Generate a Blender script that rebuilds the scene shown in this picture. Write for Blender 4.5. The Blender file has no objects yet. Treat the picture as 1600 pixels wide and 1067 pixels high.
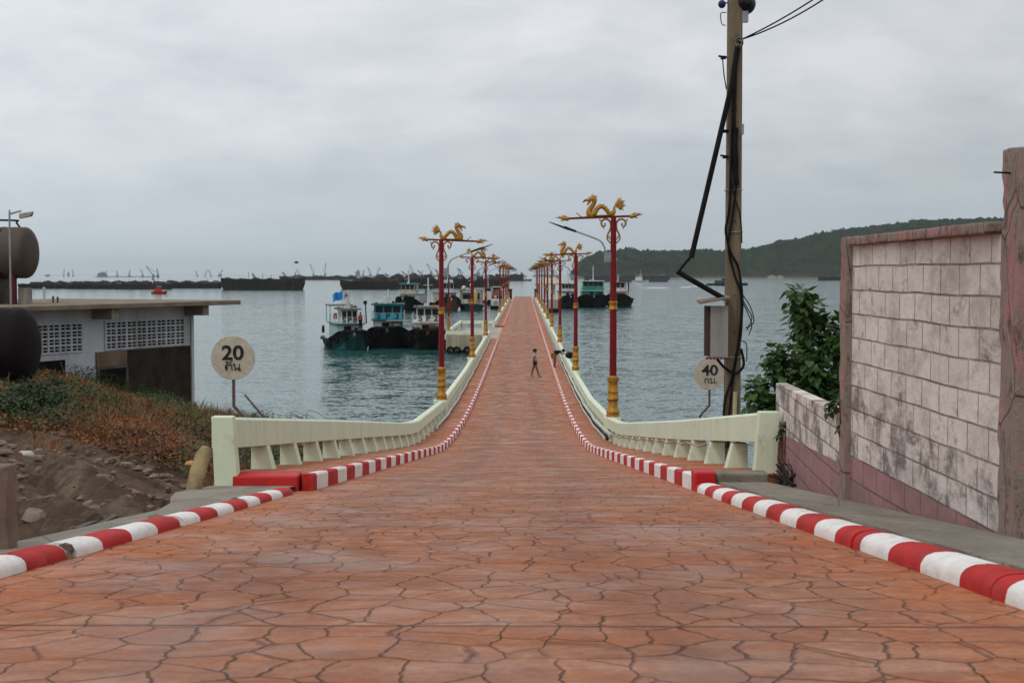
import bpy, math, random
from math import sin, cos, pi, radians, atan2, sqrt
from mathutils import Vector, Matrix, noise
random.seed(7)
R = random.random
def U(a, b): return a + (b - a) * R()
sc = bpy.context.scene
COL = sc.collection

# ------------------------------------------------------------ camera, sky, sun, exposure
FPX = 2222.2
CAMZ = 7.6                      # the sea is z = 0
PITCH = math.atan(105.5 / FPX); YAW = math.atan(18 / FPX)
cd = bpy.data.cameras.new('camera'); cam = bpy.data.objects.new('camera', cd); COL.objects.link(cam)
cd.sensor_width = 36; cd.lens = 50; cd.clip_start = 0.1; cd.clip_end = 80000
cam.location = (0, 0, CAMZ); cam.rotation_euler = (pi / 2 - PITCH, 0, YAW)
cd.dof.use_dof = True; cd.dof.focus_distance = 17; cd.dof.aperture_fstop = 8
sc.camera = cam
CR = cam.rotation_euler.to_matrix()
def at(px, py, d):              # photo direction at distance d along the pier
    v = CR @ Vector(((px - 800) / FPX, -(py - 533.5) / FPX, -1)); k = d / v.y
    return Vector((v.x * k, d, CAMZ + v.z * k))

SUN_EL, SUN_AZ = radians(52), radians(215)      # azimuth clockwise from +Y
w = bpy.data.worlds.new('World'); sc.world = w; w.use_nodes = True
def N(nt, t, **kw):
    n = nt.nodes.new(t)
    for k, v in kw.items():
        if k in n.inputs.keys() if hasattr(n.inputs, 'keys') else False: n.inputs[k].default_value = v
        else: setattr(n, k, v)
    return n
def build_world():
    nt = w.node_tree; nt.nodes.clear(); L = nt.links.new
    out = nt.nodes.new('ShaderNodeOutputWorld'); bg = nt.nodes.new('ShaderNodeBackground')
    bg.inputs['Strength'].default_value = 0.1
    sky = nt.nodes.new('ShaderNodeTexSky'); sky.sky_type = 'NISHITA'; sky.sun_disc = False
    sky.sun_elevation = SUN_EL; sky.sun_rotation = SUN_AZ; sky.dust_density = 4.0
    tc = nt.nodes.new('ShaderNodeTexCoord'); sep = nt.nodes.new('ShaderNodeSeparateXYZ'); L(tc.outputs['Generated'], sep.inputs[0])
    # project the direction on a cloud layer so that clouds flatten towards the horizon
    zc = nt.nodes.new('ShaderNodeMath'); zc.operation = 'MAXIMUM'; L(sep.outputs['Z'], zc.inputs[0]); zc.inputs[1].default_value = 0.0
    za = nt.nodes.new('ShaderNodeMath'); za.operation = 'ADD'; L(zc.outputs[0], za.inputs[0]); za.inputs[1].default_value = 0.30
    comb = nt.nodes.new('ShaderNodeCombineXYZ')
    for i, s in enumerate('XY'):
        d = nt.nodes.new('ShaderNodeMath'); d.operation = 'DIVIDE'; L(sep.outputs[s], d.inputs[0]); L(za.outputs[0], d.inputs[1]); L(d.outputs[0], comb.inputs[i])
    def nz(scale, det, rough, dist, off):
        mp = nt.nodes.new('ShaderNodeMapping'); mp.inputs['Location'].default_value = off; L(comb.outputs[0], mp.inputs[0])
        n = nt.nodes.new('ShaderNodeTexNoise'); n.inputs['Scale'].default_value = scale; n.inputs['Detail'].default_value = det
        n.inputs['Roughness'].default_value = rough; n.inputs['Distortion'].default_value = dist; L(mp.outputs[0], n.inputs['Vector']); return n.outputs['Fac']
    n1 = nz(1.7, 7, 0.55, 0.5, (2.3, 1.1, 0)); n2 = nz(5.0, 6, 0.55, 0.3, (5, 7, 3))
    mx = nt.nodes.new('ShaderNodeMix'); mx.inputs['Factor'].default_value = 0.4; L(n1, mx.inputs[2]); L(n2, mx.inputs[3])
    rp = nt.nodes.new('ShaderNodeValToRGB'); L(mx.outputs[0], rp.inputs[0]); e = rp.color_ramp.elements
    e[0].position = 0.36; e[0].color = (0.625, 0.65, 0.68, 1); e[1].position = 0.62; e[1].color = (0.86, 0.86, 0.862, 1)
    # brightness by elevation: overcast is darker and bluer low down
    ev = nt.nodes.new('ShaderNodeValToRGB'); L(zc.outputs[0], ev.inputs[0]); e = ev.color_ramp.elements
    e[0].position = 0.0; e[0].color = (0.655, 0.715, 0.745, 1); e[1].position = 1.0; e[1].color = (1.05, 1.05, 1.07, 1)
    for p, c in ((0.06, (0.69, 0.74, 0.775)), (0.14, (0.82, 0.84, 0.87)), (0.3, (0.97, 0.98, 1.0))):
        q = e.new(p); q.color = (*c, 1)
    # far side right of the pier is a little darker
    mul = nt.nodes.new('ShaderNodeMix'); mul.data_type = 'RGBA'; mul.blend_type = 'MULTIPLY'; mul.inputs['Factor'].default_value = 1
    L(rp.outputs[0], mul.inputs[6]); L(ev.outputs[0], mul.inputs[7])
    low = nt.nodes.new('ShaderNodeMapRange'); L(zc.outputs[0], low.inputs[0]); low.inputs[1].default_value = 0.0; low.inputs[2].default_value = 0.1
    flat = nt.nodes.new('ShaderNodeMix'); flat.data_type = 'RGBA'; flat.blend_type = 'MULTIPLY'; flat.inputs['Factor'].default_value = 1
    L(ev.outputs[0], flat.inputs[6]); flat.inputs[7].default_value = (0.70, 0.72, 0.75, 1)
    fm = nt.nodes.new('ShaderNodeMix'); fm.data_type = 'RGBA'; L(low.outputs[0], fm.inputs[0]); L(flat.outputs[2], fm.inputs[6]); L(mul.outputs[2], fm.inputs[7])
    az = nt.nodes.new('ShaderNodeMapRange'); L(sep.outputs['X'], az.inputs[0]); az.inputs[1].default_value = -0.35; az.inputs[2].default_value = 0.4
    az.inputs[3].default_value = 0.96; az.inputs[4].default_value = 0.72
    sc2 = nt.nodes.new('ShaderNodeVectorMath'); sc2.operation = 'SCALE'; L(fm.outputs[2], sc2.inputs[0])
    k = nt.nodes.new('ShaderNodeMath'); k.operation = 'MULTIPLY'; L(az.outputs[0], k.inputs[0]); k.inputs[1].default_value = 13.4; L(k.outputs[0], sc2.inputs['Scale'])
    f = nt.nodes.new('ShaderNodeMix'); f.data_type = 'RGBA'; f.inputs['Factor'].default_value = 0.94
    L(sky.outputs[0], f.inputs[6]); L(sc2.outputs[0], f.inputs[7]); L(f.outputs[2], bg.inputs['Color']); L(bg.outputs[0], out.inputs[0])
build_world()
sd = bpy.data.lights.new('sun', 'SUN'); sd.energy = 0.7; sd.angle = radians(16); sd.color = (1, 0.96, 0.9)
so = bpy.data.objects.new('sun', sd); COL.objects.link(so)
sv = Vector((sin(SUN_AZ) * cos(SUN_EL), cos(SUN_AZ) * cos(SUN_EL), sin(SUN_EL)))
so.rotation_euler = sv.to_track_quat('Z', 'Y').to_euler(); so.location = (0, 0, 60)
sc.view_settings.view_transform = 'Standard'; sc.view_settings.look = 'None'
sc.view_settings.exposure = 0.0; sc.view_settings.gamma = 1.0
sc.cycles.max_bounces = 8; sc.cycles.volume_bounces = 1

# ------------------------------------------------------------ materials
class G:                         # tiny node-graph helper
    def __init__(s, name):
        s.m = bpy.data.materials.new(name); s.m.use_nodes = True; s.nt = s.m.node_tree
        s.b = s.nt.nodes['Principled BSDF']; s.tc = s.nt.nodes.new('ShaderNodeTexCoord'); s.obj = s.tc.outputs['Object']
    def L(s, a, b): s.nt.links.new(a, b)
    def n(s, t): return s.nt.nodes.new(t)
    def setin(s, sock, v):
        if hasattr(v, 'is_output') or isinstance(v, bpy.types.NodeSocket): s.L(v, sock)
        elif isinstance(v, (tuple, list)) and len(v) == 3 and sock.type == 'RGBA': sock.default_value = (*v, 1)
        else: sock.default_value = v
    def math(s, op, a, b=0.0, c=None, clamp=False):
        n = s.n('ShaderNodeMath'); n.operation = op; n.use_clamp = clamp; s.setin(n.inputs[0], a); s.setin(n.inputs[1], b)
        if c is not None: s.setin(n.inputs[2], c)
        return n.outputs[0]
    def map(s, scale=(1, 1, 1), loc=(0, 0, 0), rot=(0, 0, 0), src=None):
        n = s.n('ShaderNodeMapping'); s.L(src or s.obj, n.inputs[0]); n.inputs['Scale'].default_value = scale; n.inputs['Location'].default_value = loc
        n.inputs['Rotation'].default_value = rot; return n.outputs[0]
    def noise(s, scale, detail=4, rough=0.55, dist=0.0, vec=None, col=False):
        n = s.n('ShaderNodeTexNoise'); n.inputs['Scale'].default_value = scale; n.inputs['Detail'].default_value = detail
        n.inputs['Roughness'].default_value = rough; n.inputs['Distortion'].default_value = dist; s.L(vec or s.obj, n.inputs['Vector'])
        return n.outputs['Color' if col else 'Fac']
    def voro(s, scale, feature='F1', vec=None, out='Distance', rnd=1.0):
        n = s.n('ShaderNodeTexVoronoi'); n.feature = feature; n.inputs['Scale'].default_value = scale; n.inputs['Randomness'].default_value = rnd
        s.L(vec or s.obj, n.inputs['Vector']); return n.outputs[out]
    def ramp(s, f, a, b, lo=0.0, hi=1.0):
        n = s.n('ShaderNodeMapRange'); n.clamp = True; s.setin(n.inputs[0], f)
        for i, v in ((1, a), (2, b), (3, lo), (4, hi)): n.inputs[i].default_value = v
        return n.outputs[0]
    def mix(s, f, a, b, mode='MIX'):
        n = s.n('ShaderNodeMix'); n.data_type = 'RGBA'; n.blend_type = mode; s.setin(n.inputs[0], f); s.setin(n.inputs[6], a); s.setin(n.inputs[7], b); return n.outputs[2]
    def sep(s, src=None):
        n = s.n('ShaderNodeSeparateXYZ'); s.L(src or s.obj, n.inputs[0]); return n.outputs
    def bump(s, h, dist=0.01, strength=1.0, nrm=None):
        n = s.n('ShaderNodeBump'); n.inputs['Distance'].default_value = dist; n.inputs['Strength'].default_value = strength; s.L(h, n.inputs['Height'])
        if nrm: s.L(nrm, n.inputs['Normal'])
        return n.outputs[0]
    def done(s, col, rough=0.7, nrm=None, metal=0.0, spec=0.5):
        s.setin(s.b.inputs['Base Color'], col); s.setin(s.b.inputs['Roughness'], rough); s.b.inputs['Metallic'].default_value = metal
        s.b.inputs['Specular IOR Level'].default_value = spec
        if nrm: s.L(nrm, s.b.inputs['Normal'])
        return s.m
_M = {}
def paint(name, c, c2=None, scale=3.0, rough=0.6, bump=0.004, metal=0.0, spec=0.22, streak=False, amt=1.0):
    if name in _M: return _M[name]
    g = G(name); c2 = c2 or tuple(x * 0.65 for x in c)
    v = g.map((scale, scale, scale * (0.2 if streak else 1)))
    f = g.ramp(g.noise(1.0, 7, 0.62, 0.3, v), 0.42, 0.72, 0, amt)
    f2 = g.noise(scale * 9, 3)
    col = g.mix(f, c, c2); col = g.mix(0.18, col, g.mix(f2, (0.0, 0.0, 0.0), (1, 1, 1)), 'OVERLAY')
    spec = min(spec, .08) if max(c) < .06 else spec
    m = g.done(col, g.ramp(f2, 0.3, 0.7, rough - 0.08, rough + 0.1), g.bump(g.noise(scale * 6, 5), bump, 0.6), metal, spec)
    _M[name] = m; return m

def m_road():
    g = G('stamped_terracotta_concrete'); x, y, z = g.sep()
    wob = g.noise(1.1, 3, 0.5, 0, None, True); vm = g.n('ShaderNodeVectorMath'); vm.operation = 'MULTIPLY_ADD'
    g.L(wob, vm.inputs[0]); vm.inputs[1].default_value = (0.16, 0.16, 0); g.L(g.obj, vm.inputs[2]); v = vm.outputs[0]
    wb2 = g.noise(7, 3, .6, 0, None, True); vm2 = g.n('ShaderNodeVectorMath'); vm2.operation = 'MULTIPLY_ADD'; g.L(wb2, vm2.inputs[0]); vm2.inputs[1].default_value = (.07, .09, 0); g.L(v, vm2.inputs[2])
    v2 = g.map((4.3, 2.7, 0.0), src=vm2.outputs[0])
    de = g.voro(1.0, 'DISTANCE_TO_EDGE', v2, rnd=.78); cell = g.voro(1.0, 'F1', v2, 'Color', .78); cx = g.sep(cell)
    fine = g.noise(38, 5, 0.65); jn = g.noise(1.7, 4, 0.6)
    wd = g.ramp(jn, 0.3, 0.7, 0.013, 0.034)
    joint = g.math('SUBTRACT', 1.0, g.math('DIVIDE', de, wd, clamp=True), clamp=True)
    jmask = g.ramp(g.noise(2.2, 4, 0.65, 0, g.map((1, 1, 1), (9, 4, 2))), 0.34, 0.58, 0.4, 1.0)
    joint = g.math('MULTIPLY', joint, jmask)
    # slab bays across the ramp
    bay = g.math('FLOOR', g.math('DIVIDE', y, 4.9)); wn = g.n('ShaderNodeTexWhiteNoise'); wn.noise_dimensions = '1D'; g.L(bay, wn.inputs['W'])
    fr = g.math('FRACT', g.math('DIVIDE', g.math('ADD', y, g.math('MULTIPLY', g.noise(3, 4), 0.02)), 4.98)); ed = g.math('MINIMUM', fr, g.math('SUBTRACT', 1.0, fr))
    slab = g.math('SUBTRACT', 1.0, g.math('DIVIDE', ed, 0.0055, clamp=True), clamp=True)
    base = g.mix(cx[0], (0.37, 0.120, 0.040), (0.28, 0.084, 0.028))
    base = g.mix(g.ramp(cx[1], 0.7, 1.0, 0, .6), base, (0.44, 0.19, 0.085))
    base = g.mix(g.ramp(cx[2], 0.83, 1.0, 0, 0.5), base, (0.19, 0.115, 0.09))
    big = g.noise(0.55, 5, 0.6, 0.5, g.map((1, 1.0, 1), (3, 8, 0)))
    base = g.mix(g.ramp(big, 0.42, 0.68, 0, 0.75), base, (0.36, 0.125, 0.045))
    band = g.noise(1.0, 5, 0.65, 0.2, g.map((0.22, 0.9, 1), (1, 2, 0)))
    base = g.mix(g.ramp(band, 0.5, 0.72, 0, 0.65), base, (0.38, 0.18, 0.10))
    grey = g.noise(0.8, 6, 0.7, 1.0, g.map((0.5, 0.8, 1), (31, 12, 0)))
    base = g.mix(g.ramp(grey, 0.54, 0.68, 0, 0.5), base, (0.20, 0.12, 0.10))
    base = g.mix(g.ramp(wn.outputs[0], 0, 1, 0, 0.28), base, (0.33, 0.15, 0.09))
    b2 = g.noise(1.0, 4, 0.7, 0.1, g.map((0.05, 0.55, 1), (1, 12, 0))); base = g.mix(g.ramp(b2, 0.5, 0.66, 0, 0.45), base, (0.22, 0.085, 0.045)); base = g.mix(g.ramp(b2, 0.34, 0.46, 0.4, 0), base, (0.52, 0.30, 0.20))
    edge = g.ramp(g.math('ADD', g.math('ABSOLUTE', g.math('ADD', x, 0.22)), g.math('MULTIPLY', g.noise(1.3, 4), 0.7)), 1.85, 2.35, 0, 0.8)
    base = g.mix(edge, base, (0.43, 0.125, 0.035))
    streaks = g.noise(1, 6, 0.7, 0, g.map((1.6, 6, 1)))
    base = g.mix(g.ramp(streaks, 0.5, 0.7, 0, 0.6), base, (0.16, 0.06, 0.038))
    lt = g.noise(1, 6, 0.75, 0.2, g.map((1.1, 3.2, 1), (8, 3, 0)))
    base = g.mix(g.ramp(lt, 0.52, 0.68, 0, 0.4), base, (0.50, 0.25, 0.14))
    md = g.noise(5.5, 8, .72, .4); base = g.mix(g.ramp(md, .40, .50, .45, 0), base, (0.20, 0.072, 0.034)); base = g.mix(g.ramp(md, .55, .68, 0, .5), base, (0.50, 0.27, 0.165))
    base = g.mix(0.5, base, g.mix(fine, (0, 0, 0), (1, 1, 1)), 'OVERLAY')
    tx = g.math('ABSOLUTE', g.math('SUBTRACT', g.math('ABSOLUTE', g.math('ADD', g.math('ADD', x, .25), g.math('MULTIPLY', g.math('SUBTRACT', g.noise(.12, 2), .5), 1.2))), .78)); ty = g.noise(1, 7, .72, .2, g.map((5, .5, 1), (2, 9, 0)))
    base = g.mix(g.math('MULTIPLY', g.ramp(tx, .08, .42, 1, 0), g.ramp(ty, .38, .64, .05, .5)), base, (0.15, 0.062, 0.036))
    pt = g.noise(.45, 7, .7, .8, g.map((1, 1, 1), (17, 5, 0))); base = g.mix(g.ramp(pt, .56, .66, 0, .5), base, (0.17, 0.085, 0.062))
    spots = g.ramp(g.voro(1.6, 'F1', g.map((1, 1, 0), (5, 1, 0))), 0.02, 0.035, 1, 0)
    spm = g.math('MULTIPLY', spots, 0.8)
    base = g.mix(spm, base, (0.1, 0.05, 0.04))
    col = g.mix(g.math('MULTIPLY', joint, 0.68), base, (0.12, 0.038, 0.022)); col = g.mix(slab, col, (0.10, 0.045, 0.035))
    h = g.math('SUBTRACT', g.math('MULTIPLY', fine, 0.25), g.math('ADD', joint, slab)); h = g.math('ADD', h, g.math('MULTIPLY', g.noise(9, 5, 0.6), 0.7))
    return g.done(col, g.ramp(g.noise(1.3, 6, .65, .5), 0.35, 0.6, 0.34, 0.8), g.bump(h, 0.02, 1.0), spec=0.28)
M_ROAD = m_road()

def m_stripe(name, axis_period, phase=0.0):
    g = G(name); x, y, z = g.sep()
    t = g.math('ADD', y, g.math('MULTIPLY', g.math('SUBTRACT', g.noise(9, 6, .7), 0.5), 0.07))
    fr = g.math('FRACT', g.math('ADD', g.math('DIVIDE', t, axis_period), phase)); s = g.math('GREATER_THAN', fr, 0.5)
    white = g.mix(g.ramp(g.noise(5, 8, 0.75), 0.46, 0.76), (0.82, 0.81, 0.78), (0.60, 0.57, 0.53))
    red = g.mix(g.ramp(g.noise(5, 6, 0.7), 0.4, 0.75), (0.52, 0.022, 0.02), (0.30, 0.016, 0.016))
    col = g.mix(s, white, red)
    chip = g.ramp(g.noise(13, 9, 0.82), 0.63, 0.66); col = g.mix(g.math('MULTIPLY', chip, 0.8), col, (0.30, 0.25, 0.22))
    low = g.noise(1, 6, .7, 0, g.map((9, 3, 9), (3, 1, 1))); col = g.mix(g.ramp(low, .56, .78, 0, .55), col, (0.22, 0.13, 0.095))
    return g.done(col, 0.72, g.bump(g.noise(26, 7, .7), 0.008, 1.0), spec=.25)
M_STRIPE = m_stripe('red_white_kerb_paint', 1.8, 0.14)
M_STRIPE2 = m_stripe('red_white_rounded_kerb_paint', 1.21, 0.835)
M_REDKERB = paint('red_kerb_paint', (0.50, 0.02, 0.02), (0.33, 0.016, 0.016), 4, 0.5)
def m_conc():
    g = G('grey_concrete'); n = g.noise(1, 8, .7, .4, g.map((2.2, .5, 1))); col = g.mix(g.ramp(n, .38, .66), (0.31, 0.28, 0.23), (0.20, 0.175, 0.14)); f = g.noise(30, 7, .75)
    col = g.mix(g.ramp(g.noise(1, 8, .75, .3, g.map((9, 1.8, 4), (4, 4, 4))), .56, .70, 0, .5), col, (0.10, 0.085, 0.07)); col = g.mix(.5, col, g.mix(f, (0, 0, 0), (1, 1, 1)), 'OVERLAY')
    cr = g.voro(.8, 'DISTANCE_TO_EDGE', g.map((1, .5, 1), (2, 1, 0))); col = g.mix(g.ramp(cr, 0, .006, .6, 0), col, (0.05, 0.04, 0.035)); sp = g.voro(9, 'F1'); col = g.mix(g.ramp(sp, .08, .12, .7, 0), col, (0.09, 0.06, 0.04))
    return g.done(col, .9, g.bump(g.math('ADD', f, n), .015, 1), spec=.2)
M_CONC = m_conc()
M_CONCD = paint('dark_wet_concrete', (0.11, 0.095, 0.08), (0.05, 0.043, 0.036), 1.6, 0.8, 0.02)
M_CONCL = paint('pale_weathered_concrete', (0.42, 0.39, 0.33), (0.22, 0.19, 0.15), 0.8, 0.85, 0.01, streak=True)
def m_rail():
    g = G('pale_green_painted_concrete'); x, y, z = g.sep()
    col = g.mix(g.ramp(g.noise(1.3, 6, 0.6, 0.3), 0.4, 0.75), (0.68, 0.76, 0.57), (0.60, 0.68, 0.51))
    st = g.noise(1, 6, 0.7, 0, g.map((9, 2.2, 0.7))); col = g.mix(g.ramp(st, 0.54, 0.76, 0, 0.32), col, (0.34, 0.33, 0.22)); gr = g.noise(2.5, 9, .8, .4, g.map((1, 1, 1), (3, 3, 1))); col = g.mix(g.ramp(gr, .56, .70, 0, .5), col, (0.30, 0.29, 0.20))
    col = g.mix(g.ramp(g.noise(26, 5, 0.7), 0.62, 0.72, 0, 0.5), col, (0.30, 0.28, 0.20))
    jf = g.math('FRACT', g.math('DIVIDE', g.math('ADD', y, -1.3), 4.65)); col = g.mix(g.math('MULTIPLY', g.math('LESS_THAN', jf, .004), .6), col, (0.16, 0.15, 0.10))
    return g.done(col, 0.55, g.bump(g.noise(14, 6, 0.6), 0.006, 0.6))
M_RAIL = m_rail()
M_RED = paint('deep_red_pole_paint', (0.19, 0.007, 0.009), (0.12, 0.006, 0.008), 2, 0.45, 0.002)
M_GOLD = paint('gold_paint', (0.46, 0.235, 0.035), (0.17, 0.07, 0.014), 9, 0.42, 0.01, 0.3)
M_GOLDD = paint('dull_gold_paint', (0.36, 0.19, 0.06), (0.16, 0.08, 0.03), 9, 0.5, 0.01, 0.3)
M_STEEL = paint('galvanised_steel', (0.34, 0.36, 0.37), (0.22, 0.23, 0.24), 4, 0.45, 0.002, 0.5)
M_DARK = paint('dark_lamp_housing', (0.03, 0.035, 0.045), (0.02, 0.02, 0.025), 4, 0.5, 0.002)
M_BLACK = paint('black_rubber', (0.008, 0.008, 0.009), (0.018, 0.016, 0.015), 5, 0.75, 0.01)
M_CABLE = paint('black_cable_sheath', (0.008, 0.008, 0.009), (0.018, 0.017, 0.016), 5, 0.6, 0.001)
M_WHITE = paint('white_boat_paint', (0.62, 0.64, 0.64), (0.42, 0.40, 0.36), 1.2, 0.5, 0.003, streak=True)
M_PIPEW = paint('white_plastic_pipe', (0.55, 0.58, 0.52), (0.35, 0.36, 0.32), 1.2, 0.5)

# ------------------------------------------------------------ mesh building
class MB:
    def __init__(s): s.v = []; s.f = []
    def add(s, vs, fs):
        o = len(s.v); s.v += [tuple(v) for v in vs]; s.f += [tuple(i + o for i in f) for f in fs]; return s
    def box(s, x0, x1, y0, y1, z0, z1, M=None):
        vs = [Vector(p) for p in ((x0, y0, z0), (x1, y0, z0), (x1, y1, z0), (x0, y1, z0), (x0, y0, z1), (x1, y0, z1), (x1, y1, z1), (x0, y1, z1))]
        if M: vs = [M @ v for v in vs]
        return s.add(vs, [(0, 3, 2, 1), (4, 5, 6, 7), (0, 1, 5, 4), (1, 2, 6, 5), (2, 3, 7, 6), (3, 0, 4, 7)])
    def hexa(s, b, t):            # frustum from two quads
        return s.add(list(b) + list(t), [(0, 3, 2, 1), (4, 5, 6, 7), (0, 1, 5, 4), (1, 2, 6, 5), (2, 3, 7, 6), (3, 0, 4, 7)])
    def tube(s, pts, r, n=8, cap=True, flat=None):
        pts = [Vector(p) for p in pts]; m = len(pts); rs = r if isinstance(r, (list, tuple)) else [r] * m
        T = []
        for i in range(m):
            t = pts[min(i + 1, m - 1)] - pts[max(i - 1, 0)]; T.append(t.normalized() if t.length > 1e-9 else Vector((0, 0, 1)))
        a = Vector((0, 0, 1)) if abs(T[0].z) < 0.9 else Vector((1, 0, 0)); u = T[0].cross(a).normalized(); vs = []
        for i in range(m):
            u = (u - T[i] * u.dot(T[i])); u = u.normalized() if u.length > 1e-6 else T[i].orthogonal().normalized()
            w_ = T[i].cross(u)
            for k in range(n):
                an = 2 * pi * k / n; vs.append(pts[i] + (u * cos(an) + w_ * sin(an)) * rs[i])
        fs = [(i * n + k, i * n + (k + 1) % n, (i + 1) * n + (k + 1) % n, (i + 1) * n + k) for i in range(m - 1) for k in range(n)]
        if cap: fs += [tuple(range(n - 1, -1, -1)), tuple((m - 1) * n + k for k in range(n))]
        return s.add(vs, fs)
    def lathe(s, prof, n=20, c=(0, 0, 0), ax='z'):
        vs = []
        for r, h in prof:
            for k in range(n):
                a = 2 * pi * k / n; p = (r * cos(a), r * sin(a), h) if ax == 'z' else ((h, r * cos(a), r * sin(a)) if ax == 'x' else (r * sin(a), h, r * cos(a)))
                vs.append((p[0] + c[0], p[1] + c[1], p[2] + c[2]))
        m = len(prof); fs = [(i * n + k, i * n + (k + 1) % n, (i + 1) * n + (k + 1) % n, (i + 1) * n + k) for i in range(m - 1) for k in range(n)]
        fs += [tuple(range(n - 1, -1, -1)), tuple((m - 1) * n + k for k in range(n))]
        return s.add(vs, fs)
    def ball(s, c, r, n=10, M=None):
        rx, ry, rz = r if isinstance(r, (tuple, list)) else (r, r, r); vs = []; m = n // 2 + 1
        for i in range(m + 1):
            th = pi * i / m
            for k in range(n):
                ph = 2 * pi * k / n; v = Vector((rx * sin(th) * cos(ph), ry * sin(th) * sin(ph), rz * cos(th)))
                if M: v = M @ v
                vs.append(v + Vector(c))
        return s.add(vs, [(i * n + k, (i + 1) * n + k, (i + 1) * n + (k + 1) % n, i * n + (k + 1) % n) for i in range(m) for k in range(n)])
    def prism(s, out, d0, d1, plane='xz', M=None):   # outline extruded along the third axis
        n = len(out); vs = []
        for d in (d0, d1):
            for a, b in out:
                p = {'xz': (a, d, b), 'yz': (d, a, b), 'xy': (a, b, d)}[plane]; p = Vector(p); vs.append(M @ p if M else p)
        return s.add(vs, [tuple(range(n)), tuple(range(2 * n - 1, n - 1, -1))] + [(i, i + n, (i + 1) % n + n, (i + 1) % n) for i in range(n)])
    def sweep(s, sect, path, frame=None):            # sect (x,z) list swept along path of (x,y,z)
        n = len(sect); vs = []; m = len(path)
        for i, p in enumerate(path):
            q0 = path[max(i - 1, 0)]; q1 = path[min(i + 1, m - 1)]; dx, dy = q1[0] - q0[0], q1[1] - q0[1]; l = sqrt(dx * dx + dy * dy) or 1; nx, ny = dy / l, -dx / l
            for a, b in sect: vs.append((p[0] + nx * a, p[1] + ny * a, p[2] + b))
        fs = [(i * n + k, i * n + (k + 1) % n, (i + 1) * n + (k + 1) % n, (i + 1) * n + k) for i in range(m - 1) for k in range(n)]
        fs += [tuple(range(n - 1, -1, -1)), tuple((m - 1) * n + k for k in range(n))]
        return s.add(vs, fs)
    def build(s, name, mat, parent=None, smooth=False, fix=True):
        me = bpy.data.meshes.new(name); me.from_pydata([tuple(v) for v in s.v], [], s.f); me.materials.append(mat)
        if fix:
            import bmesh
            bm = bmesh.new(); bm.from_mesh(me); bmesh.ops.recalc_face_normals(bm, faces=bm.faces); bm.to_mesh(me); bm.free()
        if smooth:
            for p in me.polygons: p.use_smooth = True
            if smooth != 'all':
                try: me.set_sharp_from_angle(angle=radians(40))
                except Exception: pass
        o = bpy.data.objects.new(name, me); COL.objects.link(o)
        if parent: o.parent = parent
        return o
def bevel(o, wd=0.01, seg=2):
    m = o.modifiers.new('bevel', 'BEVEL'); m.width = wd; m.segments = seg; m.limit_method = 'ANGLE'; return o
def tag(o, label=None, cat=None, group=None, kind=None):
    if label: o['label'] = label
    if cat: o['category'] = cat
    if group: o['group'] = group
    if kind: o['kind'] = kind
    return o
def empty(name, loc, label, cat, group=None, rz=0.0):
    o = bpy.data.objects.new(name, None); COL.objects.link(o); o.location = loc; o.rotation_euler = (0, 0, rz); o.empty_display_size = 0.2
    return tag(o, label, cat, group)
def copy_tree(o, parent=None):
    c = o.copy(); COL.objects.link(c); c.parent = parent
    for ch in list(o.children): copy_tree(ch, c)
    return c
def struct(o): o['kind'] = 'structure'; return o
def text_mesh(body, size, name, mat, parent, loc, rot, thick=0.004, bold=0.0, sx=1.0):
    c = bpy.data.curves.new(name, 'FONT'); c.body = body; c.size = size; c.extrude = thick; c.offset = bold; c.align_x = 'CENTER'; c.align_y = 'CENTER'
    t = bpy.data.objects.new(name, c); COL.objects.link(t); bpy.context.view_layer.update()
    me = bpy.data.meshes.new_from_object(t.evaluated_get(bpy.context.evaluated_depsgraph_get())); bpy.data.objects.remove(t)
    me.materials.clear(); me.materials.append(mat); o = bpy.data.objects.new(name, me); COL.objects.link(o); o.parent = parent; o.location = loc; o.rotation_euler = rot; o.scale = (sx, 1, 1)
    return o
def spline(P, k=6):              # Catmull-Rom through points (any dimension)
    out = []; n = len(P)
    for i in range(n - 1):
        p0, p1, p2, p3 = P[max(i - 1, 0)], P[i], P[i + 1], P[min(i + 2, n - 1)]
        for j in range(k):
            t = j / k; out.append(tuple(0.5 * (2 * b + (c - a) * t + (2 * a - 5 * b + 4 * c - d) * t * t + (3 * b - a - 3 * c + d) * t ** 3) for a, b, c, d in zip(p0, p1, p2, p3)))
    out.append(tuple(P[-1])); return out
def lerp(a, b, t): return a + (b - a) * t
def sst(t): t = max(0.0, min(1.0, t)); return t * t * (3 - 2 * t)

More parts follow.
